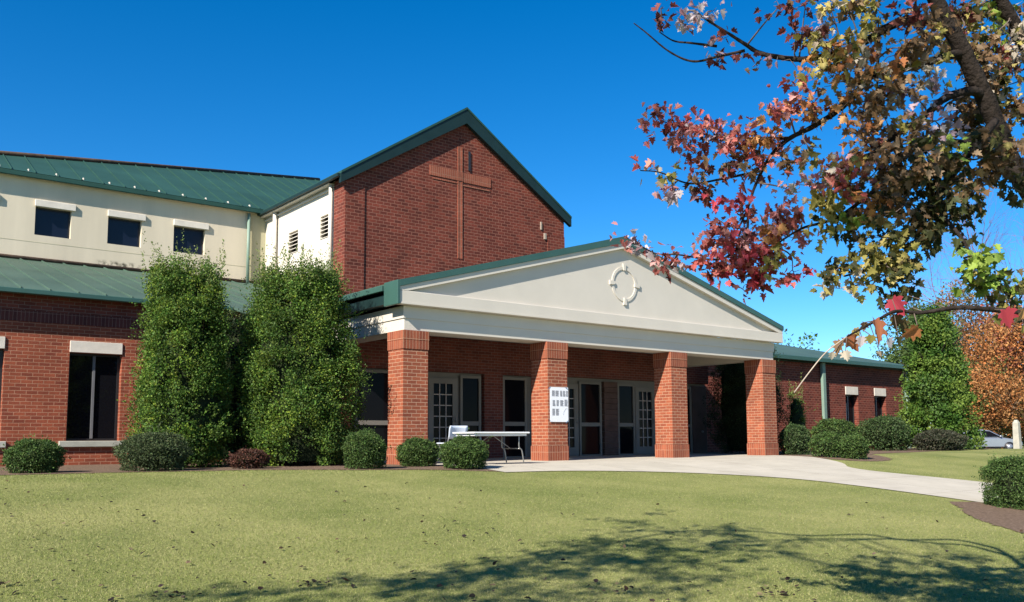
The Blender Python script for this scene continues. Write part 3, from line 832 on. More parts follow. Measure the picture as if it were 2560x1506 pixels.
for (a, b) in (((870,1080),(880,1000)), ((880,1000),(935,900)), ((935,900),(990,905))):
    p, q = pxy(*a), pxy(*b)
    ln.tube([(p[0], -0.024, p[1]), (q[0], -0.024, q[1])], 0.0025, 4)
part(ln, "printed_line", M_PRINT, NT)
for (u, v, a) in ((490, 330, 0.6), (985, 330, -0.5), (500, 1235, -0.7), (985, 1265, 0.6)):
    x, z = pxy(u, v); c, s_ = math.cos(a)*0.045, math.sin(a)*0.045
    x = min(x, px1-0.045)
    m = MB().prism_y([(x-c-s_*0.4, z-s_-c*0.4), (x+c-s_*0.4, z+s_-c*0.4), (x+c+s_*0.4, z+s_+c*0.4), (x-c+s_*0.4, z-s_+c*0.4)], -0.028, -0.0255)
    part(m, "tape", M_TAPE, NT)

# ------------------------------------------------------------------ evergreen foliage
HOLLY_V = [(0, 0, 0), (0.34, 0.5, 0.10), (0, 1, 0), (-0.34, 0.5, 0.10)]
HOLLY_F = [(0, 1, 2), (0, 2, 3)]

def pal_pick(pal, n, jitter=0.18):
    pal = np.array(pal, float)
    c = pal[rng.integers(0, len(pal), n)]
    return np.clip(c*(1+rng.normal(0, jitter, (n, 1)))*(1+rng.normal(0, 0.06, (n, 3))), 0.002, 1)

def clumped(centers, crad, per, size, outward_from=None, spread=0.9):
    """leaves around clump centres; returns pts, tip, nrm, size"""
    n = len(centers)
    d = rng.normal(0, 1, (n, per, 3)); d /= np.linalg.norm(d, axis=2, keepdims=True)
    r = crad[:, None, None]*rng.random((n, per, 1))**(0.45)
    pts = (centers[:, None, :] + d*r).reshape(-1, 3)
    nr = d.reshape(-1, 3)*spread + rng.normal(0, 0.55, (n*per, 3)) + np.array([0, 0, 0.35])
    tip = rng.normal(0, 1, (n*per, 3)) + d.reshape(-1, 3)*0.8 + np.array([0, 0, 0.25])
    sz = size*rng.uniform(0.6, 1.3, n*per)
    return pts, tip, nr, sz

def lumpy_core(center, prof, mat, name, parent, scale=0.8, seed=0, nz=14, na=18):
    """opaque core under the outer leaf layer, inner shade put into its dark colour; prof(t)->(rx,ry) over height 0..1, height h"""
    r = np.random.default_rng(seed)
    V = []; F = []
    for j in range(nz+1):
        t = j/nz
        rr, z = prof(t)
        for k in range(na):
            a = 2*math.pi*k/na
            q = rr*scale*(1+r.normal(0, 0.07))
            V.append((center[0]+q*math.cos(a), center[1]+q*math.sin(a), center[2]+z))
    for j in range(nz):
        for k in range(na):
            k2 = (k+1) % na
            F.append((j*na+k, j*na+k2, (j+1)*na+k2, (j+1)*na+k))
    mb = MB(); mb.add(V, F, True)
    mb.add(V[-na:], [tuple(range(na))])
    return mb.build(name, mat, parent)
M_INNER = plain("shade_core", (0.020, 0.028, 0.012), 0.95, 0.5, 18, 0.1, bump=0.6, bscale=30)  # opaque core, shade inside the foliage put into its dark colour

G_HOLLY = [(0.084, 0.165, 0.025), (0.056, 0.128, 0.021), (0.128, 0.212, 0.034), (0.170, 0.250, 0.044), (0.090, 0.160, 0.042)]
G_LIGHT = [(0.20, 0.26, 0.065), (0.25, 0.29, 0.10), (0.15, 0.22, 0.05)]
G_DARK = [(0.042, 0.082, 0.026), (0.060, 0.105, 0.032), (0.078, 0.12, 0.040), (0.09, 0.13, 0.052)]
G_SHADED = [(0.016, 0.034, 0.012), (0.024, 0.045, 0.015), (0.032, 0.054, 0.020)]  # leaf tints darkened, deep shade is put into the colour
G_BOX = [(0.065, 0.120, 0.030), (0.085, 0.145, 0.036), (0.120, 0.180, 0.048), (0.050, 0.092, 0.026)]

def holly(name, label, x, y, rx, h, seed, pal=G_HOLLY, group=None, nclump=420, per=190, lean=(0, 0), sprigs=60, leaf=0.043, top=0.55):
    global rng
    rng = np.random.default_rng(seed)
    t0 = thing(name, label, "shrub", (x, y, float(terr(x, y))), group)
    z0 = float(terr(x, y))
    ph = rng.uniform(0, 6.28, 8)
    def R(t, a):
        base = rx*np.where(t < 0.12, 0.80+1.6*t, 1.0)*np.where(t > top, 1-0.36*(np.maximum(0, t-top)/(1-top))**1.15, 1.0)
        return base*(1+0.07*np.sin(3*a+ph[0]+4*t)+0.06*np.sin(2*a+ph[1]-7*t)+0.06*np.sin(5*a+ph[2]+11*t)+0.05*np.sin(7*a+ph[3]-19*t))
    t = rng.random(nclump)**0.95*0.985; a = rng.uniform(0, 2*math.pi, nclump)
    f = 1-0.22*rng.random(nclump)**2
    r = R(t, a)*f
    cr = rng.uniform(0.13, 0.27, nclump)*(rx/0.95)**0.5
    C = np.stack([x+lean[0]*t+(r-cr*0.5)*np.cos(a), y+lean[1]*t+(r-cr*0.5)*np.sin(a), z0+0.05+t*h], -1)
    p, ti, nr, sz = clumped(C, cr, per, leaf)
    # clumps differ at random in leaf colour
    ctint = np.where(rng.random((nclump, 1)) < 0.3, np.array([[1.45, 1.28, 1.0]]), np.array([[1.0, 1.0, 1.0]]))*rng.uniform(0.6, 1.25, (nclump, 1))
    tint = pal_pick(pal, len(p))*np.repeat(ctint, per, 0)
    # upright sprigs at the top
    if sprigs:
        ns = sprigs; L = rng.uniform(0.25, 0.75, ns)*np.where(rng.random(ns) < .25, 1.25, 0.9)
        sa = rng.uniform(0, 6.28, ns); sr = R(np.full(ns, 0.93), sa)*np.sqrt(rng.random(ns))*1.15
        sb = np.stack([x+lean[0]+sr*np.cos(sa), y+lean[1]+sr*np.sin(sa), z0+h*(0.88+0.09*rng.random(ns))], -1)
        q = 26
        tt = rng.random((ns, q, 1))
        dirs = np.stack([0.22*np.cos(sa)*rng.random(ns), 0.22*np.sin(sa)*rng.random(ns), np.ones(ns)], -1)
        sp = sb[:, None, :] + dirs[:, None, :]*tt*L[:, None, None] + rng.normal(0, 0.03, (ns, q, 3))*(1.15-tt)
        sp = sp.reshape(-1, 3)
        p = np.concatenate([p, sp]); n2 = len(sp)
        ti = np.concatenate([ti, rng.normal(0, 0.7, (n2, 3))+np.array([0, 0, 0.9])])
        nr = np.concatenate([nr, rng.normal(0, 1, (n2, 3))])
        sz = np.concatenate([sz, leaf*rng.uniform(0.6, 1.15, n2)])
        tint = np.concatenate([tint, pal_pick(G_LIGHT, n2)])
    # stray shoots breaking the outline
    ns = int(nclump*0.45); q = 16
    st = rng.random(ns)*0.93; sa = rng.uniform(0, 6.28, ns); sr = R(st, sa)*0.95
    sb = np.stack([x+sr*np.cos(sa), y+sr*np.sin(sa), z0+0.05+st*h], -1)
    dirs = np.stack([np.cos(sa)*0.8, np.sin(sa)*0.8, np.full(ns, 0.75)], -1)+rng.normal(0, 0.25, (ns, 3))
    sp = (sb[:, None, :]+dirs[:, None, :]*rng.random((ns, q, 1))*rng.uniform(0.12, 0.36, (ns, 1, 1))+rng.normal(0, 0.025, (ns, q, 3))).reshape(-1, 3)
    n2 = len(sp); p = np.concatenate([p, sp]); ti = np.concatenate([ti, rng.normal(0, 0.6, (n2, 3))+np.repeat(dirs, q, 0)]); nr = np.concatenate([nr, rng.normal(0, 1, (n2, 3))+np.array([0, 0, .4])])
    sz = np.concatenate([sz, leaf*rng.uniform(0.6, 1.2, n2)]); tint = np.concatenate([tint, pal_pick(pal, n2)*np.repeat(rng.uniform(0.8, 1.5, ns), q)[:, None]])
    tw = MB()
    for k in range(7):
        an = k*0.9+seed
        tw.tube(cat([(x+0.08*math.cos(an), y+0.08*math.sin(an), z0-0.05), (x+0.25*rx*math.cos(an), y+0.25*rx*math.sin(an), z0+h*0.4), (x+0.5*rx*math.cos(an), y+0.5*rx*math.sin(an), z0+h*0.85)], 5), np.linspace(0.035, 0.01, 11), 6)
    part(tw, "stem", M_TWIG, t0)
    instance_mesh("foliage", HOLLY_V, HOLLY_F, p, ti, nr, sz, tint, M_LEAF, t0)
    def prof(tt_): return float(R(np.array(tt_), 0.0))*(1.0 if tt_ < 0.9 else 0.7), 0.1+tt_*h*0.9
    lumpy_core((x+lean[0]*.5, y+lean[1]*.5, z0), prof, M_INNER, "shade_core", t0, 0.66, seed)
    return t0

def round_shrub(label, x, y, rx, ry, h, seed, pal=G_BOX, group=None, leaf=0.030, n=14000, name="round_shrub", boxy=0.0, cat_="shrub"):
    global rng
    rng = np.random.default_rng(seed)
    z0 = float(terr(x, y))
    t0 = thing(name, label, cat_, (x, y, z0), group)
    d = rng.normal(0, 1, (n, 3)); d /= np.linalg.norm(d, axis=1, keepdims=True)
    d[:, 2] = np.where(d[:, 2] < -0.75, -d[:, 2], d[:, 2])
    pw = 1.0/(1+boxy)
    d2 = np.sign(d)*np.abs(d)**pw
    d2 /= np.maximum(1e-6, (np.abs(d2)**(2+2*boxy)).sum(1, keepdims=True)**(1/(2+2*boxy)))
    rxy = np.sqrt(np.maximum(1e-4, 1-d[:, 2]**2)); tgt = np.where(d[:, 2] < 0, np.maximum(rxy, 0.93-0.12*np.abs(d[:, 2])), rxy)
    d2[:, :2] *= (tgt/rxy*np.where((d[:, 2] < -0.55) & (rng.random(n) < 0.3), np.sqrt(rng.random(n)), 1.0))[:, None]
    ph = rng.uniform(0, 6.28, 6)
    lump = 1+0.03*np.sin(7*d[:, 0]+ph[0]+3*d[:, 2])+0.03*np.sin(6*d[:, 1]+ph[1])+0.04*np.sin(9*d[:, 2]+ph[2]+4*d[:, 0])+0.03*np.sin(17*d[:, 0]+ph[3])*np.sin(15*d[:, 2]+ph[4])
    f = (1-0.22*rng.random(n)**1.6)*lump*(1+0.03*rng.normal(0, 1, n))
    P = np.stack([x+d2[:, 0]*rx*f, y+d2[:, 1]*ry*f, z0+h*0.5+np.where(d2[:, 2] < 0, d2[:, 2]/0.76, d2[:, 2])*h*0.5*np.where(d2[:, 2] < 0, 1.0, f)+0.02], -1)
    P[:, 2] = np.maximum(P[:, 2], z0+0.02)
    nr = d+rng.normal(0, 0.55, (n, 3))+np.array([0, 0, 0.2]); ti = rng.normal(0, 1, (n, 3))+d*0.9+np.array([0, 0, 0.3])
    cl = rng.uniform(0.7, 1.25, 64)
    key = (np.floor(np.arctan2(d[:, 1], d[:, 0])*3.0).astype(int)*7+np.floor(d[:, 2]*4).astype(int)) % 64
    tint = pal_pick(pal, n)*cl[key][:, None]
    ns = n//320; q = 10; idx = rng.integers(0, n, ns); dd = d[idx]+rng.normal(0, 0.3, (ns, 3))+np.array([0, 0, 0.35])
    sp = (P[idx][:, None, :]+dd[:, None, :]*rng.random((ns, q, 1))*rng.uniform(0.04, 0.13, (ns, 1, 1))+rng.normal(0, 0.012, (ns, q, 3))).reshape(-1, 3)
    P = np.concatenate([P, sp]); nr = np.concatenate([nr, rng.normal(0, 1, (ns*q, 3))]); ti = np.concatenate([ti, np.repeat(dd, q, 0)+rng.normal(0, .6, (ns*q, 3))]); tint = np.concatenate([tint, pal_pick(pal, ns*q)*1.25]); n = len(P)
    instance_mesh("foliage", HOLLY_V, HOLLY_F, P, ti, nr, leaf*rng.uniform(0.6, 1.3, n), tint, M_LEAF, t0)
    tw = MB()
    for k in range(6):
        an = k*1.05
        tw.tube([(x+0.04*math.cos(an), y+0.04*math.sin(an), z0-0.03), (x+rx*0.5*math.cos(an), y+ry*0.5*math.sin(an), z0+h*0.6)], [0.02, 0.008], 6)
    part(tw, "stem", M_TWIG, t0)
    def prof(tt_): return max(0.02, math.sqrt(max(0, 1-(2*tt_-1)**2)))*min(rx, ry), 0.04+tt_*h*0.9
    c = lumpy_core((x, y, z0), prof, M_INNER, "shade_core", t0, 0.80, seed)
    return t0

holly("tall_holly", "tall bushy holly at the brick wall, the narrower one nearer the left windows", -3.86, 1.7, 0.86, 3.86, 11, sprigs=120, nclump=480, top=0.42)
holly("tall_holly", "broad tall holly with bright green foliage beside the porch corner", -1.66, 1.3, 1.16, 3.92, 12, sprigs=200, nclump=640, top=0.50)
holly("tall_holly", "holly with shade-darkened leaves in the gap between the two tall bright hollies, close to the wall", -2.10, 3.3, 0.72, 3.15, 14, pal=G_SHADED, sprigs=20, nclump=420, per=130)
holly("tall_holly", "tall shrub with shade-darkened leaves in the porch shadow behind the far end column", 14.2, 2.3, 1.12, 3.85, 13, pal=G_SHADED, sprigs=30, nclump=420, per=90)

# round clipped shrubs along the bed
GB = "clipped round shrubs in the mulch bed"
round_shrub("round clipped shrub in front of the brick wall left of the window", -6.53, 0.7, 0.42, 0.42, 0.52, 21, group=GB)
round_shrub("greyish green mounded shrub under the window sill, left of the hollies", -4.78, 0.28, 0.58, 0.52, 0.62, 22, pal=[(0.080, 0.110, 0.045), (0.10, 0.13, 0.055), (0.065, 0.095, 0.038)], group=GB)
round_shrub("round dark shrub between the broad holly and the porch corner column", -1.66, -1.45, 0.37, 0.38, 0.64, 23, group=GB)
round_shrub("smaller round shrub at the foot of the porch corner column", -0.30, -1.05, 0.38, 0.36, 0.50, 24, group=GB)
round_shrub("wide round shrub at the left end of the folding table", 0.0, -2.15, 0.46, 0.40, 0.53, 25, group=GB)
round_shrub("low reddish brown shrub between the two tall hollies", -3.15, 0.1, 0.34, 0.3, 0.32, 26, pal=[(0.10, 0.045, 0.03), (0.14, 0.06, 0.04), (0.07, 0.035, 0.025)], n=2600, leaf=0.04)
round_shrub("large clipped ball shrub cut by the right edge, by the path", 5.66, -9.38, 0.49, 0.49, 0.76, 27, boxy=0.5, n=26000, leaf=0.028, name="ball_shrub")
# shrubs before the right wing
GW = "shrubs before the right wing"
round_shrub("dark shrub at the foot of the far porch column", 13.6, 0.15, 0.48, 0.45, 0.85, 31, pal=G_DARK, group=GW, n=5000, leaf=0.05)
round_shrub("low shrub beside the mulch edge right of the far column", 12.0, -1.95, 0.45, 0.45, 0.62, 32, group=GW, n=5000, leaf=0.045)
round_shrub("small round shrub on the lawn edge in front of the downspout", 12.15, -2.6, 0.38, 0.36, 0.58, 33, group=GW, n=5000, leaf=0.045)
round_shrub("pointed shrub below the first narrow window of the right wing", 20.9, 3.4, 0.95, 0.8, 1.15, 34, group=GW, n=6000, leaf=0.07)
round_shrub("wide dark shrub below the second narrow window of the right wing", 22.6, 2.4, 1.05, 0.9, 1.25, 35, pal=G_DARK, group=GW, n=7000, leaf=0.07)
round_shrub("low greyish shrub under the tall green tree beside the car", 23.85, 0.95, 1.0, 0.85, 0.72, 36, pal=[(0.09, 0.085, 0.055), (0.07, 0.075, 0.045), (0.05, 0.06, 0.035)], group=GW, n=6000, leaf=0.07)
# lit sprig climbing beside the dark shrub
holly("young_shrub", "slim pale green shrub growing against the brick right of the porch", 15.4, 1.3, 0.32, 1.85, 37, pal=G_HOLLY, nclump=70, per=70, sprigs=12)

# ------------------------------------------------------------------ background trees
BT = "trees beyond the right wing"
def crown_tree(name, label, x, y, zb, h, r, pal, seed, crown0=0.2, n=90, per=70, leaf=0.2, cone=0.0, trunk_r=0.16, group=BT, z_ground=None, cmin=0.22, cmax=0.42, sq=1.0):
    global rng
    rng = np.random.default_rng(seed)
    zg = float(terr(x, y)) if z_ground is None else z_ground
    t0 = thing(name, label, "tree", (x, y, zg), group)
    C = []; 
    while len(C) < n:
        d = rng.normal(0, 1, 3); d /= np.linalg.norm(d); q = rng.random()**0.4
        t = 0.5+0.5*d[2]*q
        if cone >= 0.45:
            t = rng.random(); an = rng.uniform(0, 6.283); d = np.array([math.cos(an), math.sin(an), 0]); q = rng.random()**0.4
        k = (1-cone*t)
        C.append((x+d[0]*q*r*k, y+d[1]*q*r*k*sq, zg+h*(crown0+(1-crown0)*t)))
    C = np.array(C)
    cr = rng.uniform(cmin, cmax, n)*r*0.8
    p, ti, nr, sz = clumped(C, cr, per, leaf)
    ct = np.array(pal)[rng.integers(0, len(pal), n)]
    tint = np.clip(np.repeat(ct, per, 0)*(1+rng.normal(0, 0.2, (len(p), 1))), 0.003, 1)
    instance_mesh("crown", HOLLY_V, HOLLY_F, p, ti, nr, sz, tint, M_LEAF, t0)
    tr = MB()
    tr.tube(cat([(x, y, zg-0.1), (x+0.05*r, y, zg+h*0.35), (x-0.03*r, y+0.05*r, zg+h*0.8)], 6), np.linspace(trunk_r, trunk_r*0.3, 13), 8)
    for k in range(8):
        a = k*0.8; zs = zg+h*(0.25+0.06*k)
        tr.tube(cat([(x, y, zs), (x+0.4*r*math.cos(a), y+0.4*r*math.sin(a), zs+0.12*h), (x+0.75*r*math.cos(a), y+0.75*r*math.sin(a), zs+0.2*h)], 4), np.linspace(trunk_r*0.45, trunk_r*0.1, 9), 6)
    part(tr, "trunk", M_BARK, t0)
    return t0

RED = [(0.36, 0.10, 0.075), (0.40, 0.15, 0.10), (0.28, 0.10, 0.06), (0.32, 0.17, 0.08)]
ORG = [(0.52, 0.20, 0.065), (0.44, 0.18, 0.06), (0.50, 0.25, 0.09), (0.34, 0.17, 0.06)]
BRN = [(0.19, 0.115, 0.06), (0.15, 0.105, 0.05), (0.22, 0.125, 0.065), (0.13, 0.105, 0.045)]
OLV = [(0.16, 0.16, 0.04), (0.13, 0.145, 0.04), (0.20, 0.175, 0.05), (0.24, 0.15, 0.05)]
def at_px(px, t):
    p = camp(px, 1100, t); return float(p[0]), float(p[1])
x, y = at_px(2343, 36)
crown_tree("evergreen_tree", "tall broad green evergreen hiding the end of the right wing", x, y, 0, 5.6, 1.70, G_HOLLY, 41, crown0=0.02, n=320, per=120, leaf=0.11, cone=0.66, cmin=0.16, cmax=0.30)
x, y = at_px(2312, 58)
crown_tree("evergreen_tree", "mid green tree whose top shows behind the broad evergreen", x, y, 0, 9.4, 3.0, [(0.09, 0.14, 0.04), (0.11, 0.16, 0.045), (0.07, 0.12, 0.035)], 42, n=200, per=100, leaf=0.18, cone=0.3)
x, y = at_px(2535, 72)
crown_tree("maple_tree", "red leaved maple beyond the parked car", x, y, 0, 12.2, 4.4, RED+ORG+ORG+BRN[:1], 43, crown0=0.12, n=230, per=100, leaf=0.22)
x, y = at_px(2440, 68)
crown_tree("maple_tree", "orange and olive maple between the evergreen and the car", x, y, 0, 7.0, 3.9, ORG+ORG+OLV[:2]+BRN[:2], 44, crown0=0.06, n=190, per=100, leaf=0.2)
x, y = at_px(2440, 85)
crown_tree("maple_tree", "brownish tree standing tall behind the red maple", x, y, 0, 16.0, 5.6, BRN+RED[2:]+OLV[:2], 45, crown0=0.2, n=230, per=90, leaf=0.25)
x, y = at_px(2490, 92)
crown_tree("bush_tree", "low yellow green thicket behind the car", x, y, 0, 5.5, 5.0, OLV, 46, crown0=0.0, n=100, per=90, leaf=0.25)
x, y = at_px(2610, 78)
crown_tree("maple_tree", "dark olive tree at the right edge behind the concrete post", x, y, 0, 8.5, 4.0, OLV+BRN, 47, crown0=0.08, n=110, per=80, leaf=0.25)
# far trees peeping over the right wing roof
for k, (x, y, h, r, lab) in enumerate(((58, 44, 13.0, 3.6, "distant green tree above the ridge of the right wing, beside the porch"), (68, 48, 13.0, 4.2, "distant tree over the middle of the right wing roof"), (76, 44, 14.0, 4.6, "distant dark tree behind the right end of the wing roof"), (70, 33, 7.6, 4.0, "distant dark green tree just left of the broad evergreen"))):
    crown_tree("distant_tree", lab, x, y, 0, h, r, G_DARK+G_HOLLY[:2], 50+k, n=60, per=60, leaf=0.35, crown0=0.1)
for k, (x, y, h, r) in enumerate(((75, 22, 9, 5), (84, 12, 10, 5.5), (90, 0, 9, 5), (80, -6, 8, 4.5))):
    crown_tree("distant_tree", ("far green tree behind the autumn maples", "far green tree behind the parking lot", "far tree past the parking lot, right of the car", "far tree past the concrete post")[k], x, y, 0, h, r, G_DARK+OLV, 60+k, n=60, per=60, leaf=0.35, crown0=0.02)

# bare pinkish tree
def bare_tree():
    r = np.random.default_rng(5)
    b = camp(2520, 1125, 96); x, y = b[0], b[1]; zg = float(terr(x, y))
    t0 = thing("bare_tree", "nearly bare reddish tree with fine twigs against the sky at the right edge", "tree", (x, y, zg), BT)
    mb = MB(); tw = MB()
    def grow(p, d, L, rad, depth):
        q = p + d*L
        m = (p+q)/2 + r.normal(0, L*0.05, 3)
        (mb if depth < 3 else tw).tube([p, m, q], [rad, rad*0.85, rad*0.65], 5 if depth < 3 else 3, caps=False)
        if depth >= 6: return
        for k in range(3 if depth else 5):
            nd = d + r.normal(0, 0.42, 3) + np.array([0, 0, 0.12]); nd /= np.linalg.norm(nd)
            grow(q if k else m, nd, L*r.uniform(0.62, 0.82), rad*0.58, depth+1)
    grow(np.array([x, y, zg-0.1]), np.array([0, 0, 1.0]), 9.0, 0.22, 0)
    part(mb, "trunk", M_BARK, t0)
    part(tw, "twigs", plain("red_twigs", (0.26, 0.13, 0.13), 0.9, 0.3, 8, 0.1), t0)
bare_tree()

# ------------------------------------------------------------------ car and post
def build_car():
    o = camp(2452, 1131, 58); zg = float(terr(o[0], o[1]))+0.02
    t0 = thing("parked_car", "silver sedan parked beyond the shrubs at the right edge", "car", (o[0], o[1], zg))
    fx = np.array([RV[0], RV[1], 0]); fx /= np.linalg.norm(fx); fy = np.array([-fx[1], fx[0], 0])
    def wp(l, w, h): return np.array([o[0], o[1], zg]) + fx*l + fy*w + np.array([0, 0, h])
    silver = plain("car_silver", (0.42, 0.44, 0.48), 0.25, 0.04, 2, 0.6, metal=0.6)
    # lower body outline (length, height), front to the right
    body = [(-2.3, 0.30), (2.2, 0.28), (2.28, 0.45), (2.25, 0.66), (1.95, 0.78), (1.15, 0.90), (-1.75, 0.94), (-2.25, 0.88), (-2.35, 0.6)]
    cabin = [(1.15, 0.905), (0.35, 1.36), (-0.1, 1.44), (-0.85, 1.43), (-1.35, 1.28), (-1.85, 0.945)]
    def extr(poly, w0, w1, taper=0.0):
        mb = MB(); n = len(poly)
        V = [wp(l, w0+taper*(h-0.9 if taper else 0), h) for l, h in poly] + [wp(l, w1-taper*(h-0.9 if taper else 0), h) for l, h in poly]
        F = [tuple(range(n)), tuple(reversed(range(n, 2*n)))] + [(i, n+i, n+(i+1) % n, (i+1) % n) for i in range(n)]
        return mb.add(V, F)
    part(extr(body, -0.88, 0.88), "body", silver, t0, 0.07, 3)
    part(extr(cabin, -0.80, 0.80, 0.35), "cabin", silver, t0, 0.05, 3)
    for (a, nm) in (([(0.92, 0.96), (0.28, 1.32), (-0.28, 1.36), (-0.28, 0.96)], "side_window"), ([(-0.36, 0.96), (-0.36, 1.36), (-0.85, 1.36), (-1.25, 1.22), (-1.5, 0.98)], "side_window")):
        mb = MB()
        V = [wp(l, -0.825+0.35*(h-0.9), h) for l, h in a]+[wp(l, -0.80+0.35*(h-0.9), h) for l, h in a]; n = len(a)
        mb.add(V, [tuple(range(n)), tuple(reversed(range(n, 2*n)))]+[(i, n+i, n+(i+1) % n, (i+1) % n) for i in range(n)])
        part(mb, nm, M_GLASS, t0)
    mb = MB(); mb.add([wp(1.10, -0.72, 0.95), wp(1.10, 0.72, 0.95), wp(0.40, 0.60, 1.345), wp(0.40, -0.60, 1.345), wp(1.13, -0.72, 0.96), wp(1.13, 0.72, 0.96), wp(0.43, 0.60, 1.36), wp(0.43, -0.60, 1.36)],
                      [(3,2,1,0), (4,5,6,7), (0,1,5,4), (1,2,6,5), (2,3,7,6), (3,0,4,7)])
    part(mb, "windscreen", M_GLASS, t0)
    for l in (-1.4, 1.4):
        for w in (-0.84, 0.84):
            mb = MB().tube([wp(l, w-0.1, 0.32), wp(l, w+0.1, 0.32)], 0.32, 20)
            wh = part(mb, "wheel", M_DARK, t0)
            part(MB().tube([wp(l, w-0.115, 0.32), wp(l, w+0.115, 0.32)], 0.19, 16), "rim", silver, wh)
    part(MB().tube([wp(2.12, -0.70, 0.66), wp(2.27, -0.62, 0.64)], 0.09, 8), "headlight", M_PLAST, t0)
    part(MB().tube([wp(0.85, -0.98, 1.0), wp(0.85, -0.85, 0.98)], 0.07, 8), "wing_mirror", silver, t0)
build_car()

pb = camp(2545, 1131, 44.0); zg = float(terr(pb[0], pb[1]))
cp = MB(); w0, w1, hh = 0.15, 0.125, 1.5
V = []
for z, w in ((-0.2, w0), (hh*0.9, w1), (hh, w1*0.45)):
    V += [(pb[0]-w, pb[1]-w, zg+z), (pb[0]+w, pb[1]-w, zg+z), (pb[0]+w, pb[1]+w, zg+z), (pb[0]-w, pb[1]+w, zg+z)]
F = [(3, 2, 1, 0), (8, 9, 10, 11)]
for j in (0, 4):
    for k in range(4):
        k2 = (k+1) % 4; F.append((j+k, j+k2, j+4+k2, j+4+k))
cp.add(V, F)
tag(cp.build("concrete_post", plain("grey_concrete_post", (0.42, 0.40, 0.34), 0.9, 0.15, 4, 0.1, bump=0.3)), "grey concrete post with a chamfered top beside the parked car", "post")

# ------------------------------------------------------------------ the big autumn maple
PAL = {
 'pinkwhite': [(0.62, 0.52, 0.55), (0.70, 0.62, 0.64), (0.48, 0.34, 0.38), (0.30, 0.16, 0.18)],
 'pink': [(0.45, 0.20, 0.20), (0.52, 0.27, 0.25), (0.36, 0.13, 0.14)],
 'red': [(0.34, 0.075, 0.065), (0.42, 0.12, 0.10), (0.25, 0.06, 0.05), (0.45, 0.18, 0.14)],
 'crimson': [(0.36, 0.045, 0.06), (0.28, 0.03, 0.045), (0.45, 0.09, 0.10)],
 'darkred': [(0.13, 0.035, 0.03), (0.18, 0.05, 0.04), (0.09, 0.03, 0.025)],
 'orange': [(0.42, 0.19, 0.06), (0.46, 0.24, 0.10), (0.34, 0.13, 0.05)],
 'olive': [(0.24, 0.21, 0.05), (0.30, 0.25, 0.07), (0.18, 0.17, 0.045), (0.38, 0.31, 0.10)],
 'brown': [(0.16, 0.095, 0.045), (0.20, 0.12, 0.06), (0.12, 0.07, 0.035), (0.25, 0.17, 0.10)],
 'pale': [(0.55, 0.47, 0.36), (0.62, 0.54, 0.44), (0.42, 0.33, 0.24)],
 'darkgreen': [(0.065, 0.075, 0.025), (0.09, 0.09, 0.03), (0.05, 0.055, 0.02), (0.10, 0.075, 0.03)],
 'lime': [(0.24, 0.34, 0.05), (0.30, 0.40, 0.07), (0.18, 0.27, 0.05)],
 'rust': [(0.40, 0.13, 0.06), (0.45, 0.16, 0.08)],
}
for _k, _g in (('red', 1.5), ('pink', 1.45), ('crimson', 1.5), ('orange', 1.45), ('olive', 1.4), ('rust', 1.2), ('darkred', 1.5), ('brown', 1.35), ('lime', 1.1)):
    PAL[_k] = [tuple(min(0.9, c*_g) for c in q) for q in PAL[_k]]
def c8(u, v): return 1560+u/1.852, v/1.852
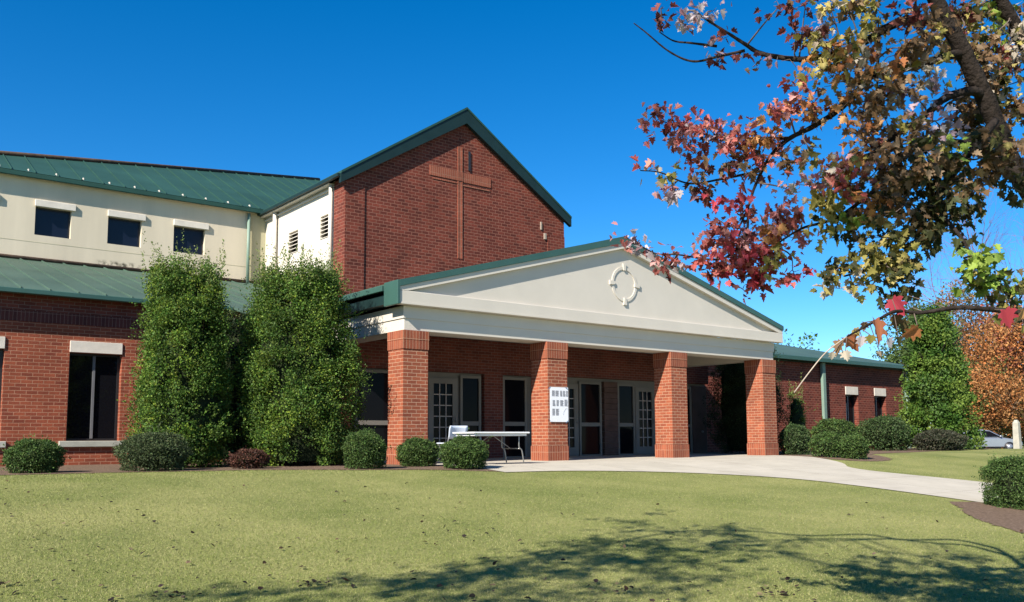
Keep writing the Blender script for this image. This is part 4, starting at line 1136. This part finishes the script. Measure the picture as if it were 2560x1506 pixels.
CL = [  # u, v, ru, rv (enlarged photo crop), palettes, count, depth
 (170,40,45,45,'darkred',14,5.2),(250,85,55,45,'pinkwhite',14,5.2),(320,85,30,45,'pinkwhite',8,5.1),(405,50,40,45,'pinkwhite',9,5.2),(440,150,35,35,'darkred',7,5.2),(430,290,60,55,'pinkwhite darkred',18,5.2),(545,265,40,30,'darkred',7,5.2),(610,300,25,22,'brown',4,5.2),(780,290,30,28,'pinkwhite',5,5.1),
 (720,30,35,35,'darkred',4,5.0),(840,25,60,60,'brown darkred',22,5.0),(800,145,65,60,'darkred',20,5.0),(860,180,50,40,'pinkwhite darkred',10,5.0),(960,50,60,70,'pale olive',28,4.9),(1050,70,70,70,'pinkwhite olive brown',30,4.9),(950,195,85,80,'olive olive pale',46,4.9),(920,300,85,70,'olive orange',42,4.9),(1060,220,110,110,'olive orange brown',70,4.9),(1180,100,110,90,'brown olive',56,4.9),(1300,60,120,60,'brown darkred',50,4.9),(1180,310,100,80,'orange olive pale',56,4.8),(1300,230,110,90,'brown',54,4.8),(1420,170,110,110,'brown olive',50,4.8),(1400,290,90,70,'olive lime brown',34,4.8),
 (770,400,60,45,'olive red',16,5.0),(860,460,60,45,'pink red',24,5.0),(750,530,85,55,'orange red pink',38,5.0),(900,565,80,45,'brown orange',30,5.0),(1080,430,100,80,'brown pale',36,4.9),(1010,500,90,70,'brown orange',34,4.9),(1200,470,100,80,'brown pale',40,4.9),(1330,430,100,70,'brown pinkwhite',38,4.9),
 (170,545,65,50,'darkred red',30,5.3),(105,565,30,22,'red',7,5.3),(280,600,95,70,'red pink darkred',58,5.3),(380,590,75,75,'red pinkwhite',40,5.2),(450,650,85,60,'pink red',42,5.2),(300,690,65,50,'darkred red',26,5.3),(560,680,85,65,'brown darkred red',40,5.2),(660,640,80,60,'orange pink',40,5.1),(560,790,75,60,'brown darkred',26,5.2),
 (75,785,28,18,'pink red',6,5.3),(130,780,35,18,'pale',5,5.3),(200,820,40,22,'brown olive',8,5.3),(230,890,55,38,'pinkwhite pink',22,5.3),(360,825,75,60,'brown darkred',30,5.3),(370,895,50,40,'darkred',20,5.3),
 (760,780,50,60,'pale brown',14,5.1),(870,700,60,60,'brown olive',20,5.0),(750,875,40,22,'pink',9,5.1),
 (500,930,65,35,'crimson',26,5.2),(440,1020,55,45,'red darkred',20,5.2),(600,1000,55,55,'darkred red',15,5.2),(720,1000,85,45,'pink red',44,5.1),(830,995,55,45,'red orange',22,5.1),(550,1095,135,60,'red pink',72,5.2),(700,1080,120,55,'red pink orange',58,5.1),(560,1200,160,60,'crimson red',95,5.2),(700,1200,110,65,'red olive',58,5.1),(470,1250,80,40,'red darkred',32,5.2),(610,1280,95,45,'crimson darkred',46,5.2),(780,1250,55,40,'red crimson',20,5.1),(340,1195,45,45,'red',12,5.2),(550,1340,50,28,'darkred',12,5.2),
 (10,1100,18,18,'darkred pink',6,5.3),(45,1125,22,18,'red pinkwhite',9,5.3),(95,1150,26,22,'darkred pinkwhite',10,5.3),(140,1185,28,22,'pink darkred',10,5.3),(185,1225,28,24,'pinkwhite darkred',11,5.3),(230,1180,30,30,'darkred red',12,5.3),(255,1225,28,25,'pinkwhite pink',9,5.3),(550,1150,120,55,'red pink crimson',40,5.2),(420,1130,60,50,'red pink',24,5.2),
 (960,780,95,70,'pink orange pale',55,4.8),(1060,700,100,70,'olive orange',48,4.8),(890,850,70,55,'pale pink',32,4.8),(1050,850,120,80,'red olive orange',60,4.8),(940,950,90,65,'olive',56,4.8),(1050,1000,95,60,'olive lime',50,4.8),(1180,900,110,90,'brown orange',58,4.7),(960,1060,75,50,'darkgreen olive',34,4.8),(1090,1090,55,45,'darkgreen brown',18,4.8),
 (1250,750,110,90,'brown darkgreen',60,4.7),(1350,650,110,100,'brown',60,4.7),(1400,800,130,110,'darkgreen brown',90,4.6),(1300,950,150,110,'darkgreen brown',120,4.6),(1450,950,110,120,'darkgreen',110,4.6),(1540,1010,60,100,'darkgreen',60,4.6),(1400,1080,140,80,'darkgreen',95,4.6),(1250,1100,120,80,'darkgreen olive',60,4.6),
 (1500,720,90,90,'darkgreen lime',50,4.6),(1600,620,110,110,'brown',60,4.7),(1700,620,130,120,'brown olive',60,4.7),(1550,450,100,90,'brown',36,4.7),(1650,800,100,80,'brown darkgreen',40,4.7),(1800,870,50,45,'darkgreen',24,4.7),(1790,740,60,60,'brown darkgreen',26,4.7),
 (1000,1240,95,55,'olive darkgreen',48,4.7),(1060,1325,75,38,'pale olive',28,4.7),(1200,1200,105,70,'olive',56,4.6),(1290,1260,75,65,'darkgreen',48,4.6),(1290,1350,55,50,'darkgreen',30,4.6),(1570,1195,85,35,'lime',30,4.4),(1650,1230,60,50,'lime',24,4.4),(1600,1300,85,60,'lime olive',32,4.5),(1720,1320,90,60,'lime olive darkgreen',46,4.5),(1790,1390,70,50,'olive darkgreen',34,4.5),
 (1600,60,80,60,'brown darkgreen olive',40,4.6),(1690,180,80,80,'brown olive lime',44,4.6),(1800,300,70,90,'brown darkred olive',44,4.6),(1620,330,70,70,'brown darkgreen',30,4.6),(1720,440,80,80,'brown darkgreen',40,4.6),(1820,480,60,80,'brown olive',34,4.6),(1600,560,80,80,'brown darkgreen',40,4.6),(1700,700,90,80,'brown darkgreen',48,4.6),(1820,660,60,90,'brown olive',36,4.6),(1580,820,70,90,'darkgreen brown',44,4.55),(1840,150,50,80,'olive brown pale',30,4.6),(1300,830,100,80,'darkgreen brown',50,4.6),(1400,700,90,80,'brown darkgreen olive',46,4.6),
 (1560,120,70,70,'brown darkred',26,4.75),(1700,330,80,80,'brown olive',30,4.75),(1640,480,70,60,'brown',22,4.7),(1760,520,80,70,'brown pale',34,4.7),(1500,200,60,60,'brown olive',24,4.75),(1780,120,70,70,'olive lime pale',30,4.7),(1700,30,70,40,'brown lime',22,4.75),(1360,380,90,60,'brown pale',34,4.7),(1590,200,60,70,'brown darkgreen olive',34,4.55),(1650,270,60,60,'olive brown',30,4.55),(1680,400,50,60,'brown pale',28,4.55),(1560,80,60,50,'brown darkred',28,4.55),(1440,560,90,70,'brown pinkwhite',36,4.7),(1000,380,90,60,'olive brown',34,4.9),(1120,520,80,60,'brown pink',30,4.9),
 (1620,80,60,60,'lime pale',18,4.8),(1720,100,70,60,'olive lime',26,4.9),(1800,60,70,80,'brown pale',40,4.9),(1790,220,80,90,'olive brown',40,4.9),(1640,220,90,90,'olive brown',26,5.0),(1760,400,90,90,'brown',30,5.0),(1480,60,90,60,'brown darkred',30,4.9),
 (1150,640,80,60,'brown darkred',26,4.8),(1250,560,80,50,'brown olive',26,4.8),(1100,600,90,60,'brown orange',34,4.8),(1180,780,80,60,'brown pink',34,4.8),(680,720,60,50,'brown red',18,5.1),(480,760,60,40,'brown darkred',14,5.2),
]
def big_maple():
    global rng
    rng = np.random.default_rng(99)
    base = camp(2990, 1400, 6.2); bx, by = base[0], base[1]; zg = float(terr(bx, by))
    t0 = thing("maple_tree", "large autumn maple overhanging from the upper right with red, olive and brown leaves", "tree", (bx, by, zg))
    tr = MB(); br = MB(); nodes = []
    def limb(pts, r0, r1, mb=br, n=8, sides=9):
        P = cat(pts, n); R = np.linspace(r0, r1, len(P))*(1+0.06*np.sin(np.arange(len(P))*1.7))
        mb.tube(P, R, sides)
        for q in P: nodes.append(q)
        return P
    B = np.array([bx, by, zg])
    fork = camp(2790, 700, 5.6)
    limb([B+np.array([0, 0, -0.2]), B+(fork-B)*np.array([.45, .45, .5]), fork], 0.24, 0.17, tr, 8, 14)
    limb([fork, camp(2640, 560, 5.3), camp(2540, 425, 5.15), camp(2460, 240, 5.1), camp(2395, 105, 5.05), camp(2330, -20, 5.0), camp(2240, -260, 5.0), camp(2120, -560, 4.9)], 0.060, 0.034, tr, 8, 12)
    limb([fork, camp(2740, 420, 5.6), camp(2640, 250, 5.55), camp(2545, 80, 5.5), camp(2470, -80, 5.4), camp(2420, -400, 5.2)], 0.055, 0.035, tr, 8, 12)
    limb([fork, camp(2900, 300, 5.7), camp(2880, -200, 5.9), camp(2800, -700, 6)], 0.12, 0.06, tr, 8, 12)
    def s(*p, d=5.0): return [camp(*c8(u, v), dd) for u, v, dd in p]
    # named branches of the photograph
    limb(s((1667,444,5.1),(1620,424,5.05),(1560,430,5.0),(1480,460,4.95),(1390,540,4.9),(1270,620,4.85),(1180,690,4.8),(1060,760,4.8)), 0.030, 0.010)
    limb(s((1270,620,4.85),(1262,700,4.75),(1262,800,4.7)), 0.014, 0.007)
    limb(s((1500,105,5.03),(1420,92,5.02),(1300,95,5.0),(1200,140,4.95),(1100,200,4.95),(950,255,5.0),(810,275,5.1),(640,250,5.2),(560,205,5.2),(490,160,5.2),(380,90,5.2),(330,50,5.2)), 0.030, 0.004)
    limb(s((560,235,5.2),(440,262,5.25),(320,285,5.3),(210,240,5.3),(100,150,5.3),(45,108,5.3)), 0.009, 0.003)
    limb(s((430,215,5.2),(310,200,5.25),(230,190,5.3),(165,150,5.3)), 0.008, 0.003)
    limb(s((1574,245,5.06),(1520,255,5.03),(1400,290,5.0),(1250,330,4.95),(1150,350,4.95),(1060,450,4.95),(980,520,5.0),(870,590,5.05),(770,640,5.1),(690,710,5.15),(640,790,5.2),(600,880,5.2),(575,960,5.2),(530,1060,5.2)), 0.026, 0.005)
    limb(s((770,640,5.1),(600,640,5.2),(450,640,5.25),(300,600,5.3),(170,560,5.3)), 0.009, 0.003)
    limb(s((640,790,5.2),(450,830,5.3),(300,850,5.3),(170,800,5.3),(75,790,5.3)), 0.008, 0.003)
    limb(s((575,960,5.2),(560,1100,5.2),(450,1200,5.2),(250,1180,5.25),(150,1175,5.3),(60,1130,5.3),(0,1095,5.3)), 0.008, 0.002)
    limb(s((1262,800,4.7),(1000,1000,4.8),(820,1060,5.0),(680,1150,5.1)), 0.012, 0.004)
    limb(s((1720,560,5.0),(1560,760,4.7),(1420,940,4.6),(1300,1100,4.6),(1200,1220,4.6),(1020,1280,4.7)), 0.022, 0.005)
    limb(s((1420,940,4.6),(1560,1100,4.5),(1650,1260,4.45),(1790,1380,4.5)), 0.012, 0.004)
    limb(s((1850,840,4.9),(1760,760,4.9),(1650,680,4.9),(1500,650,4.8)), 0.04, 0.012)
    limb(s((1180,190,4.95),(1175,320,4.9),(1170,470,4.9)), 0.009, 0.004)
    limb(s((1640,420,5.1),(1500,480,4.9),(1470,540,4.9)), 0.008, 0.003)
    part(tr, "trunk", M_BARK, t0)
    # leaves
    P = []; TI = []; NR = []; SZ = []; TC = []
    tw = MB(); nd = np.array(nodes)
    def add_leaf_cluster(c, ext_r, ext_u, pals, n):
        ctr = np.array(c)
        k = np.argmin(((nd-ctr)**2).sum(1)); a = nd[k]
        if np.linalg.norm(a-ctr) > 0.03:
            tw.tube(cat([a, (a+ctr)/2+rng.normal(0, 0.02, 3), ctr], 4), np.linspace(0.006, 0.0025, 9), 5, caps=False)
        m = max(2, n//9)
        subs = []
        for _ in range(m):
            e = ctr + RV*rng.normal(0, 0.5)*ext_r + UV*rng.normal(0, 0.5)*ext_u + VV*rng.normal(0, 0.45)*(ext_r+ext_u)*0.6
            tw.tube([ctr, (ctr+e)/2+rng.normal(0, 0.01, 3), e], [0.003, 0.0022, 0.0012], 4, caps=False); subs.append(e)
        subs = np.array(subs)
        names = pals.split()
        # each twig end carries a tuft of one main colour
        cols = [names[i] for i in rng.integers(0, len(names), m)]
        for _ in range(n):
            i = rng.integers(0, m); e = subs[i]
            q = e + rng.normal(0, 0.036, 3)*np.array([1, 1, 0.8])
            P.append(q)
            TI.append(rng.normal(0, 0.75, 3)+np.array([0, 0, -0.75])+0.4*(q-e)/(np.linalg.norm(q-e)+1e-6))
            NR.append(rng.normal(0, 0.75, 3)+np.array([-0.95, -0.5, 0.75]))
            SZ.append(0.041*rng.uniform(0.55, 1.4))
            pal = PAL[cols[i]] if rng.random() < 0.85 else PAL[names[rng.integers(0, len(names))]]
            TC.append(np.clip(np.array(pal[rng.integers(0, len(pal))])*(1+rng.normal(0, 0.15)), 0.004, 1))
    for (u, v, ru, rv, pals, n, d) in CL:
        px, py = c8(u, v)
        if u > 1440 and v < 640: d += 0.75
        add_leaf_cluster(camp(px, py, d), ru/1.852/FPX*d, rv/1.852/FPX*d, pals, int(n*1.4))
    # upper crown above the frame; it reaches over the lawn and throws the shadow there
    LIMBS = [([(2120,-560,4.9),(1900,-690,5.0),(1650,-600,5.05),(1400,-760,5.0),(1150,-650,5.0),(800,-760,4.95),(465,-708,4.9),(-441,-1295,3.7),(-1725,-2126,2.7),(-3709,-3414,1.9)], 0.036), ([(2240,-260,5.0),(2000,-520,5.0),(1800,-640,4.9),(1500,-800,4.8),(1250,-760,4.7),(784,-850,4.5),(-100,-1500,3.5),(-939,-2215,2.6)], 0.034),
             ([(1500,-800,4.8),(900,-1000,4.4),(500,-1500,3.6)], 0.03)]
    for pts, r in LIMBS:
        Pp = limb([camp(*p) for p in pts], r, r*0.3)
        nd = np.array(nodes)
        for k in range(4, len(Pp), 2):
            _d = np.dot(Pp[k]-CAM, VV); _px = 1280+FPX*np.dot(Pp[k]-CAM, RV)/_d
            if _px > 700: continue
            for _ in range(3):
                ctr = Pp[k] + rng.normal(0, 0.26, 3)*np.array([1, 1, 0.6])
                z_lo = CAM[2] + 0.62*np.dot(ctr-CAM, VV) + 0.75
                if ctr[2] < z_lo: ctr[2] = z_lo + 0.2*rng.random()
                add_leaf_cluster(ctr, 0.26, 0.2, ('olive brown', 'red brown', 'orange olive')[rng.integers(0, 3)], 34)
    # outer foliage of that part of the crown, over the lawn before the viewer
    def ground_hit(px, py):
        d = camp(px, py, 1.0)-CAM
        for t in np.arange(3, 40, 0.02):
            q = CAM+d*t
            if q[2] <= float(terr(q[0], q[1])): return q
    LS = np.array(SUN_TRAVEL)
    lines = [[(430, 1506), (760, 1465), (1250, 1425), (1450, 1365), (1640, 1290)], [(700, 1506), (1300, 1450), (1600, 1400), (1880, 1345)], [(1000, 1506), (1500, 1465), (1860, 1405)], [(1000, 1480), (1350, 1400), (1600, 1360), (1850, 1330)], [(2130, 1420), (2330, 1395), (2560, 1400)], [(2200, 1480), (2400, 1450), (2560, 1460)], [(2350, 1506), (2560, 1500)], [(1150, 1506), (1500, 1492), (1850, 1445)], [(1250, 1440), (1500, 1415), (1700, 1375)], [(2150, 1500), (2400, 1485), (2560, 1480)]]
    nd = np.array(nodes)
    for li, ln in enumerate(lines):
        cc = cat([(a, b, 0) for a, b in ln], 6)
        hgt = 4.6+0.25*(li % 3)
        for a, b, _ in cc[::1]:
            g0 = ground_hit(a+rng.normal(0, 22), b+rng.normal(0, 6))
            if g0 is None: continue
            ctr = g0 - LS*((hgt+rng.normal(0, 0.15))/(-LS[2]))
            z_lo = CAM[2] + 0.60*np.dot(ctr-CAM, VV) + 0.55
            if ctr[2] < z_lo: ctr = ctr - LS*((z_lo-ctr[2])/(-LS[2]))
            add_leaf_cluster(ctr, 0.30, 0.20, ('olive brown', 'red brown', 'orange olive')[rng.integers(0, 3)], 58)
    # near spray hanging low at the right
    NEAR = [(895,465,150,'crimson',3.1,0.5),(760,640,200,'rust',3.0,0.2),(970,645,140,'orange',3.05,-0.9),(580,715,140,'rust',3.05,0.9),(705,690,75,'olive',3.0,0.1),(480,745,110,'brown',3.0,-0.4),(440,800,60,'pale',2.98,0.0),(537,800,80,'pale',2.98,0.1),(640,705,85,'pinkwhite',3.02,0.0),(840,715,85,'pinkwhite',3.05,0.6),(770,790,50,'pale',3.05,0.2),(610,640,70,'olive',3.05,0.8),(660,600,70,'brown',3.1,0.0),(880,570,120,'brown',3.15,0.2),(930,600,100,'darkgreen',3.2,0.1),
            (1650,545,150,'crimson',3.0,0.4),(1735,525,110,'orange',3.0,-0.4),(1750,620,70,'olive',3.0,0.0),(1000,500,80,'darkgreen',3.2,0.3),(800,480,90,'darkgreen',3.3,0.2),(960,420,90,'darkgreen',3.4,0.2),(780,440,100,'darkgreen',3.4,0.1),(900,700,70,'darkgreen',3.1,0.1)]
    def c9(u, v): return 1920+u/2.744, 600+v/2.744
    tp = [(1900,520,3.2),(1700,495,3.1),(1500,475,3.1),(1300,465,3.1),(1050,500,3.1),(880,490,3.1),(760,545,3.05),(640,610,3.02),(540,665,3.0)]
    limb([camp(2900, 640, 4.2)]+[camp(*c9(u, v), d) for u, v, d in tp], 0.012, 0.003)
    pt = MB(); pt.tube(cat([camp(*c9(540,665),3.0), camp(*c9(400,770),2.98), camp(*c9(290,900),2.97), camp(*c9(180,1048),2.96)], 5), 0.0022, 6)
    part(pt, "bare_stalk", M_PALETWIG, t0)
    NP = []
    for (u, v, w, pal, d, roll) in NEAR:
        size = w/2.744/FPX*d*0.95
        px, py = c9(u, v)
        tip = -UV*math.cos(roll) + RV*math.sin(roll) + VV*rng.normal(0, 0.25)
        q = camp(px, py, d) - tip/np.linalg.norm(tip)*size*0.5
        P.append(q); TI.append(tip); NR.append(-VV+rng.normal(0, 0.45, 3)); SZ.append(size)
        pl = PAL[pal]; TC.append(np.array(pl[rng.integers(0, len(pl))])*1.05)
        e = q
        k = np.argmin(((np.array(nodes)-e)**2).sum(1)); tw.tube([np.array(nodes)[k], e], [0.002, 0.0014], 4, caps=False)
    part(br, "branch", M_BARK, t0)
    part(tw, "twig", M_TWIG, t0)
    half = [(0, 0), (0.12, -0.06), (0.30, -0.11), (0.27, 0.02), (0.50, 0.07), (0.63, 0.22), (0.48, 0.26), (0.37, 0.34), (0.55, 0.46), (0.61, 0.61), (0.45, 0.58), (0.32, 0.56), (0.25, 0.62), (0.28, 0.79), (0.16, 0.77), (0.10, 0.88), (0, 1.0)]
    V = [(x, y, 0.34*abs(x)-0.22*y*y+0.10*abs(x)*y) for x, y in half] + [(-x*0.94, y*0.97, 0.34*abs(x)-0.22*y*y-0.06*y) for x, y in half[1:-1]]
    n = len(half)
    f1 = tuple(range(n)); f2 = tuple([0, n-1] + list(range(2*n-3, n-1, -1)))
    instance_mesh("crown", V, [f1, f2], np.array(P), np.array(TI), np.array(NR), np.array(SZ), np.array(TC), M_MAPLE, t0, curl=np.concatenate([rng.normal(0.9, 1.1, len(P)-len(NEAR)), np.full(len(NEAR), 0.7)]), width=np.concatenate([rng.uniform(0.55, 1.05, len(P)-len(NEAR)), rng.uniform(0.8, 1.0, len(NEAR))]))
    return t0
big_maple()

# ------------------------------------------------------------------ grass and fallen leaves
def inside_frame_points(n, dmin, dmax, seed, power):
    r = np.random.default_rng(seed)
    d = dmin*(dmax/dmin)**(r.random(n)**power)
    lat = (r.random(n)*2-1)*0.64*d
    fx = np.array([math.cos(YAW), math.sin(YAW)]); rx = np.array([math.sin(YAW), -math.cos(YAW)])
    return CAM[:2][None] + d[:, None]*fx + lat[:, None]*rx

def on_lawn(P):
    x, y = P[:, 0], P[:, 1]
    bedy = np.interp(x, [-16, -9, -7.2, -5.6, -4.4, -3.3, -2.2, -0.7, 0.12, 0.62], [0.1, 0.0, -0.05, -0.2, -0.45, -0.8, -1.75, -2.3, -2.75, -2.95])
    ok = (y < bedy+0.07)
    we = 0.05+np.interp(-y, [3.0, 3.05, 3.35, 3.95, 4.85, 5.8, 7.3, 8.9, 11, 24], [0.3, 1.4, 2.6, 3.9, 5.0, 5.55, 5.66, 5.56, 5.4, 5.3])
    left = (x < we)
    fe = np.interp(-y, [-3.7, 0, 2.6, 4.5, 7.0, 11, 24], [14.4, 12.6, 10.95, 9.2, 9.45, 9.55, 9.55])
    right = (x > fe) & (y < np.interp(x, [9, 11.2, 12.2, 13.4, 15.5, 19, 24, 30], [-3, -3.0, -3.4, -3.0, -1.3, -0.5, 0.5, 1.3]))
    mul = (y < -8.45) & (x > np.interp(-y, [8.5, 9.0, 9.6, 10.3, 11.2, 13], [5.05, 4.4, 3.5, 2.9, 2.5, 2.6]))
    return ((ok & left) | right) & ~mul

def make_grass():
    global rng
    rng = np.random.default_rng(3)
    P = inside_frame_points(640000, 4.6, 26, 3, 0.8)
    P = P[on_lawn(P)]
    n = len(P)
    z = terr(P[:, 0], P[:, 1])
    pts = np.stack([P[:, 0], P[:, 1], z-0.004], -1)
    tip = rng.normal(0, 0.75, (n, 3)); tip[:, 2] = 0.75+0.3*rng.random(n)
    nr = rng.normal(0, 1, (n, 3))
    dist = np.linalg.norm(P-CAM[:2], axis=1)
    X_, Y_ = P[:, 0], P[:, 1]
    patch = np.zeros(n)
    for k_ in range(9):
        fr = 0.7*1.55**(k_*0.8); a1, a2 = rng.uniform(0, 6.28, 2); an = rng.uniform(0, 6.28)
        patch += np.sin(fr*(X_*math.cos(an)+Y_*math.sin(an))+a1+1.5*np.sin(fr*0.6*(Y_*math.cos(an)-X_*math.sin(an))+a2))/(1+0.25*k_)
    patch = 1/(1+np.exp(-1.3*patch))
    pal = np.array([(0.245, 0.28, 0.072), (0.31, 0.325, 0.10), (0.20, 0.25, 0.060), (0.42, 0.39, 0.175), (0.275, 0.30, 0.085)])
    pick = np.where(rng.random(n) < 0.10+0.32*patch, 3, np.where(rng.random(n) < 0.45*(1-patch), 2, rng.integers(0, 5, n)))
    tint = np.clip(pal[pick]*(1+rng.normal(0, 0.09, (n, 1))), 0.01, 1)
    size = rng.uniform(0.014, 0.030, n)
    # blades get relatively wider with distance so that far turf stays covered
    V = [(-0.11, 0, 0), (0.11, 0, 0), (0.02, 1.0, 0.12)]
    o = instance_mesh("grass", V, [(0, 1, 2)], pts, tip, nr, size, tint, M_GRASS)
    tag(o, "short pale green turf blades of the front lawn", "grass", kind="stuff")
make_grass()

def fallen_leaves():
    global rng
    rng = np.random.default_rng(8)
    P = inside_frame_points(800, 4.9, 14, 8, 2.4)
    cc = inside_frame_points(45, 4.9, 7.8, 18, 1.6)
    P = np.concatenate([P]+[c[None]+rng.normal(0, 1, (int(rng.integers(5, 26)), 2))*np.array([0.11, 0.06]) for c in cc])
    P = P[on_lawn(P)]; n = len(P)
    pts = np.stack([P[:, 0], P[:, 1], terr(P[:, 0], P[:, 1])+0.018+0.012*rng.random(n)], -1)
    tip = rng.normal(0, 1, (n, 3)); tip[:, 2] *= 0.25
    nr = rng.normal(0, 0.35, (n, 3)); nr[:, 2] = 1
    pal = [(0.035, 0.025, 0.02), (0.05, 0.035, 0.028), (0.10, 0.06, 0.035), (0.30, 0.22, 0.13), (0.06, 0.04, 0.035)]
    tint = pal_pick(pal, n)
    V = [(0, 0, 0), (0.35, 0.2, 0.1), (0.3, 0.6, 0.16), (0, 1, 0.05), (-0.32, 0.65, 0.2), (-0.36, 0.2, 0.05)]
    o = instance_mesh("fallen_leaves", V, [(0, 1, 2, 3), (0, 3, 4, 5)], pts, tip, nr, rng.uniform(0.02, 0.06, n), tint, M_MAPLE)
    tag(o, "dark curled fallen leaves scattered over the lawn", "leaf litter", kind="stuff")
fallen_leaves()
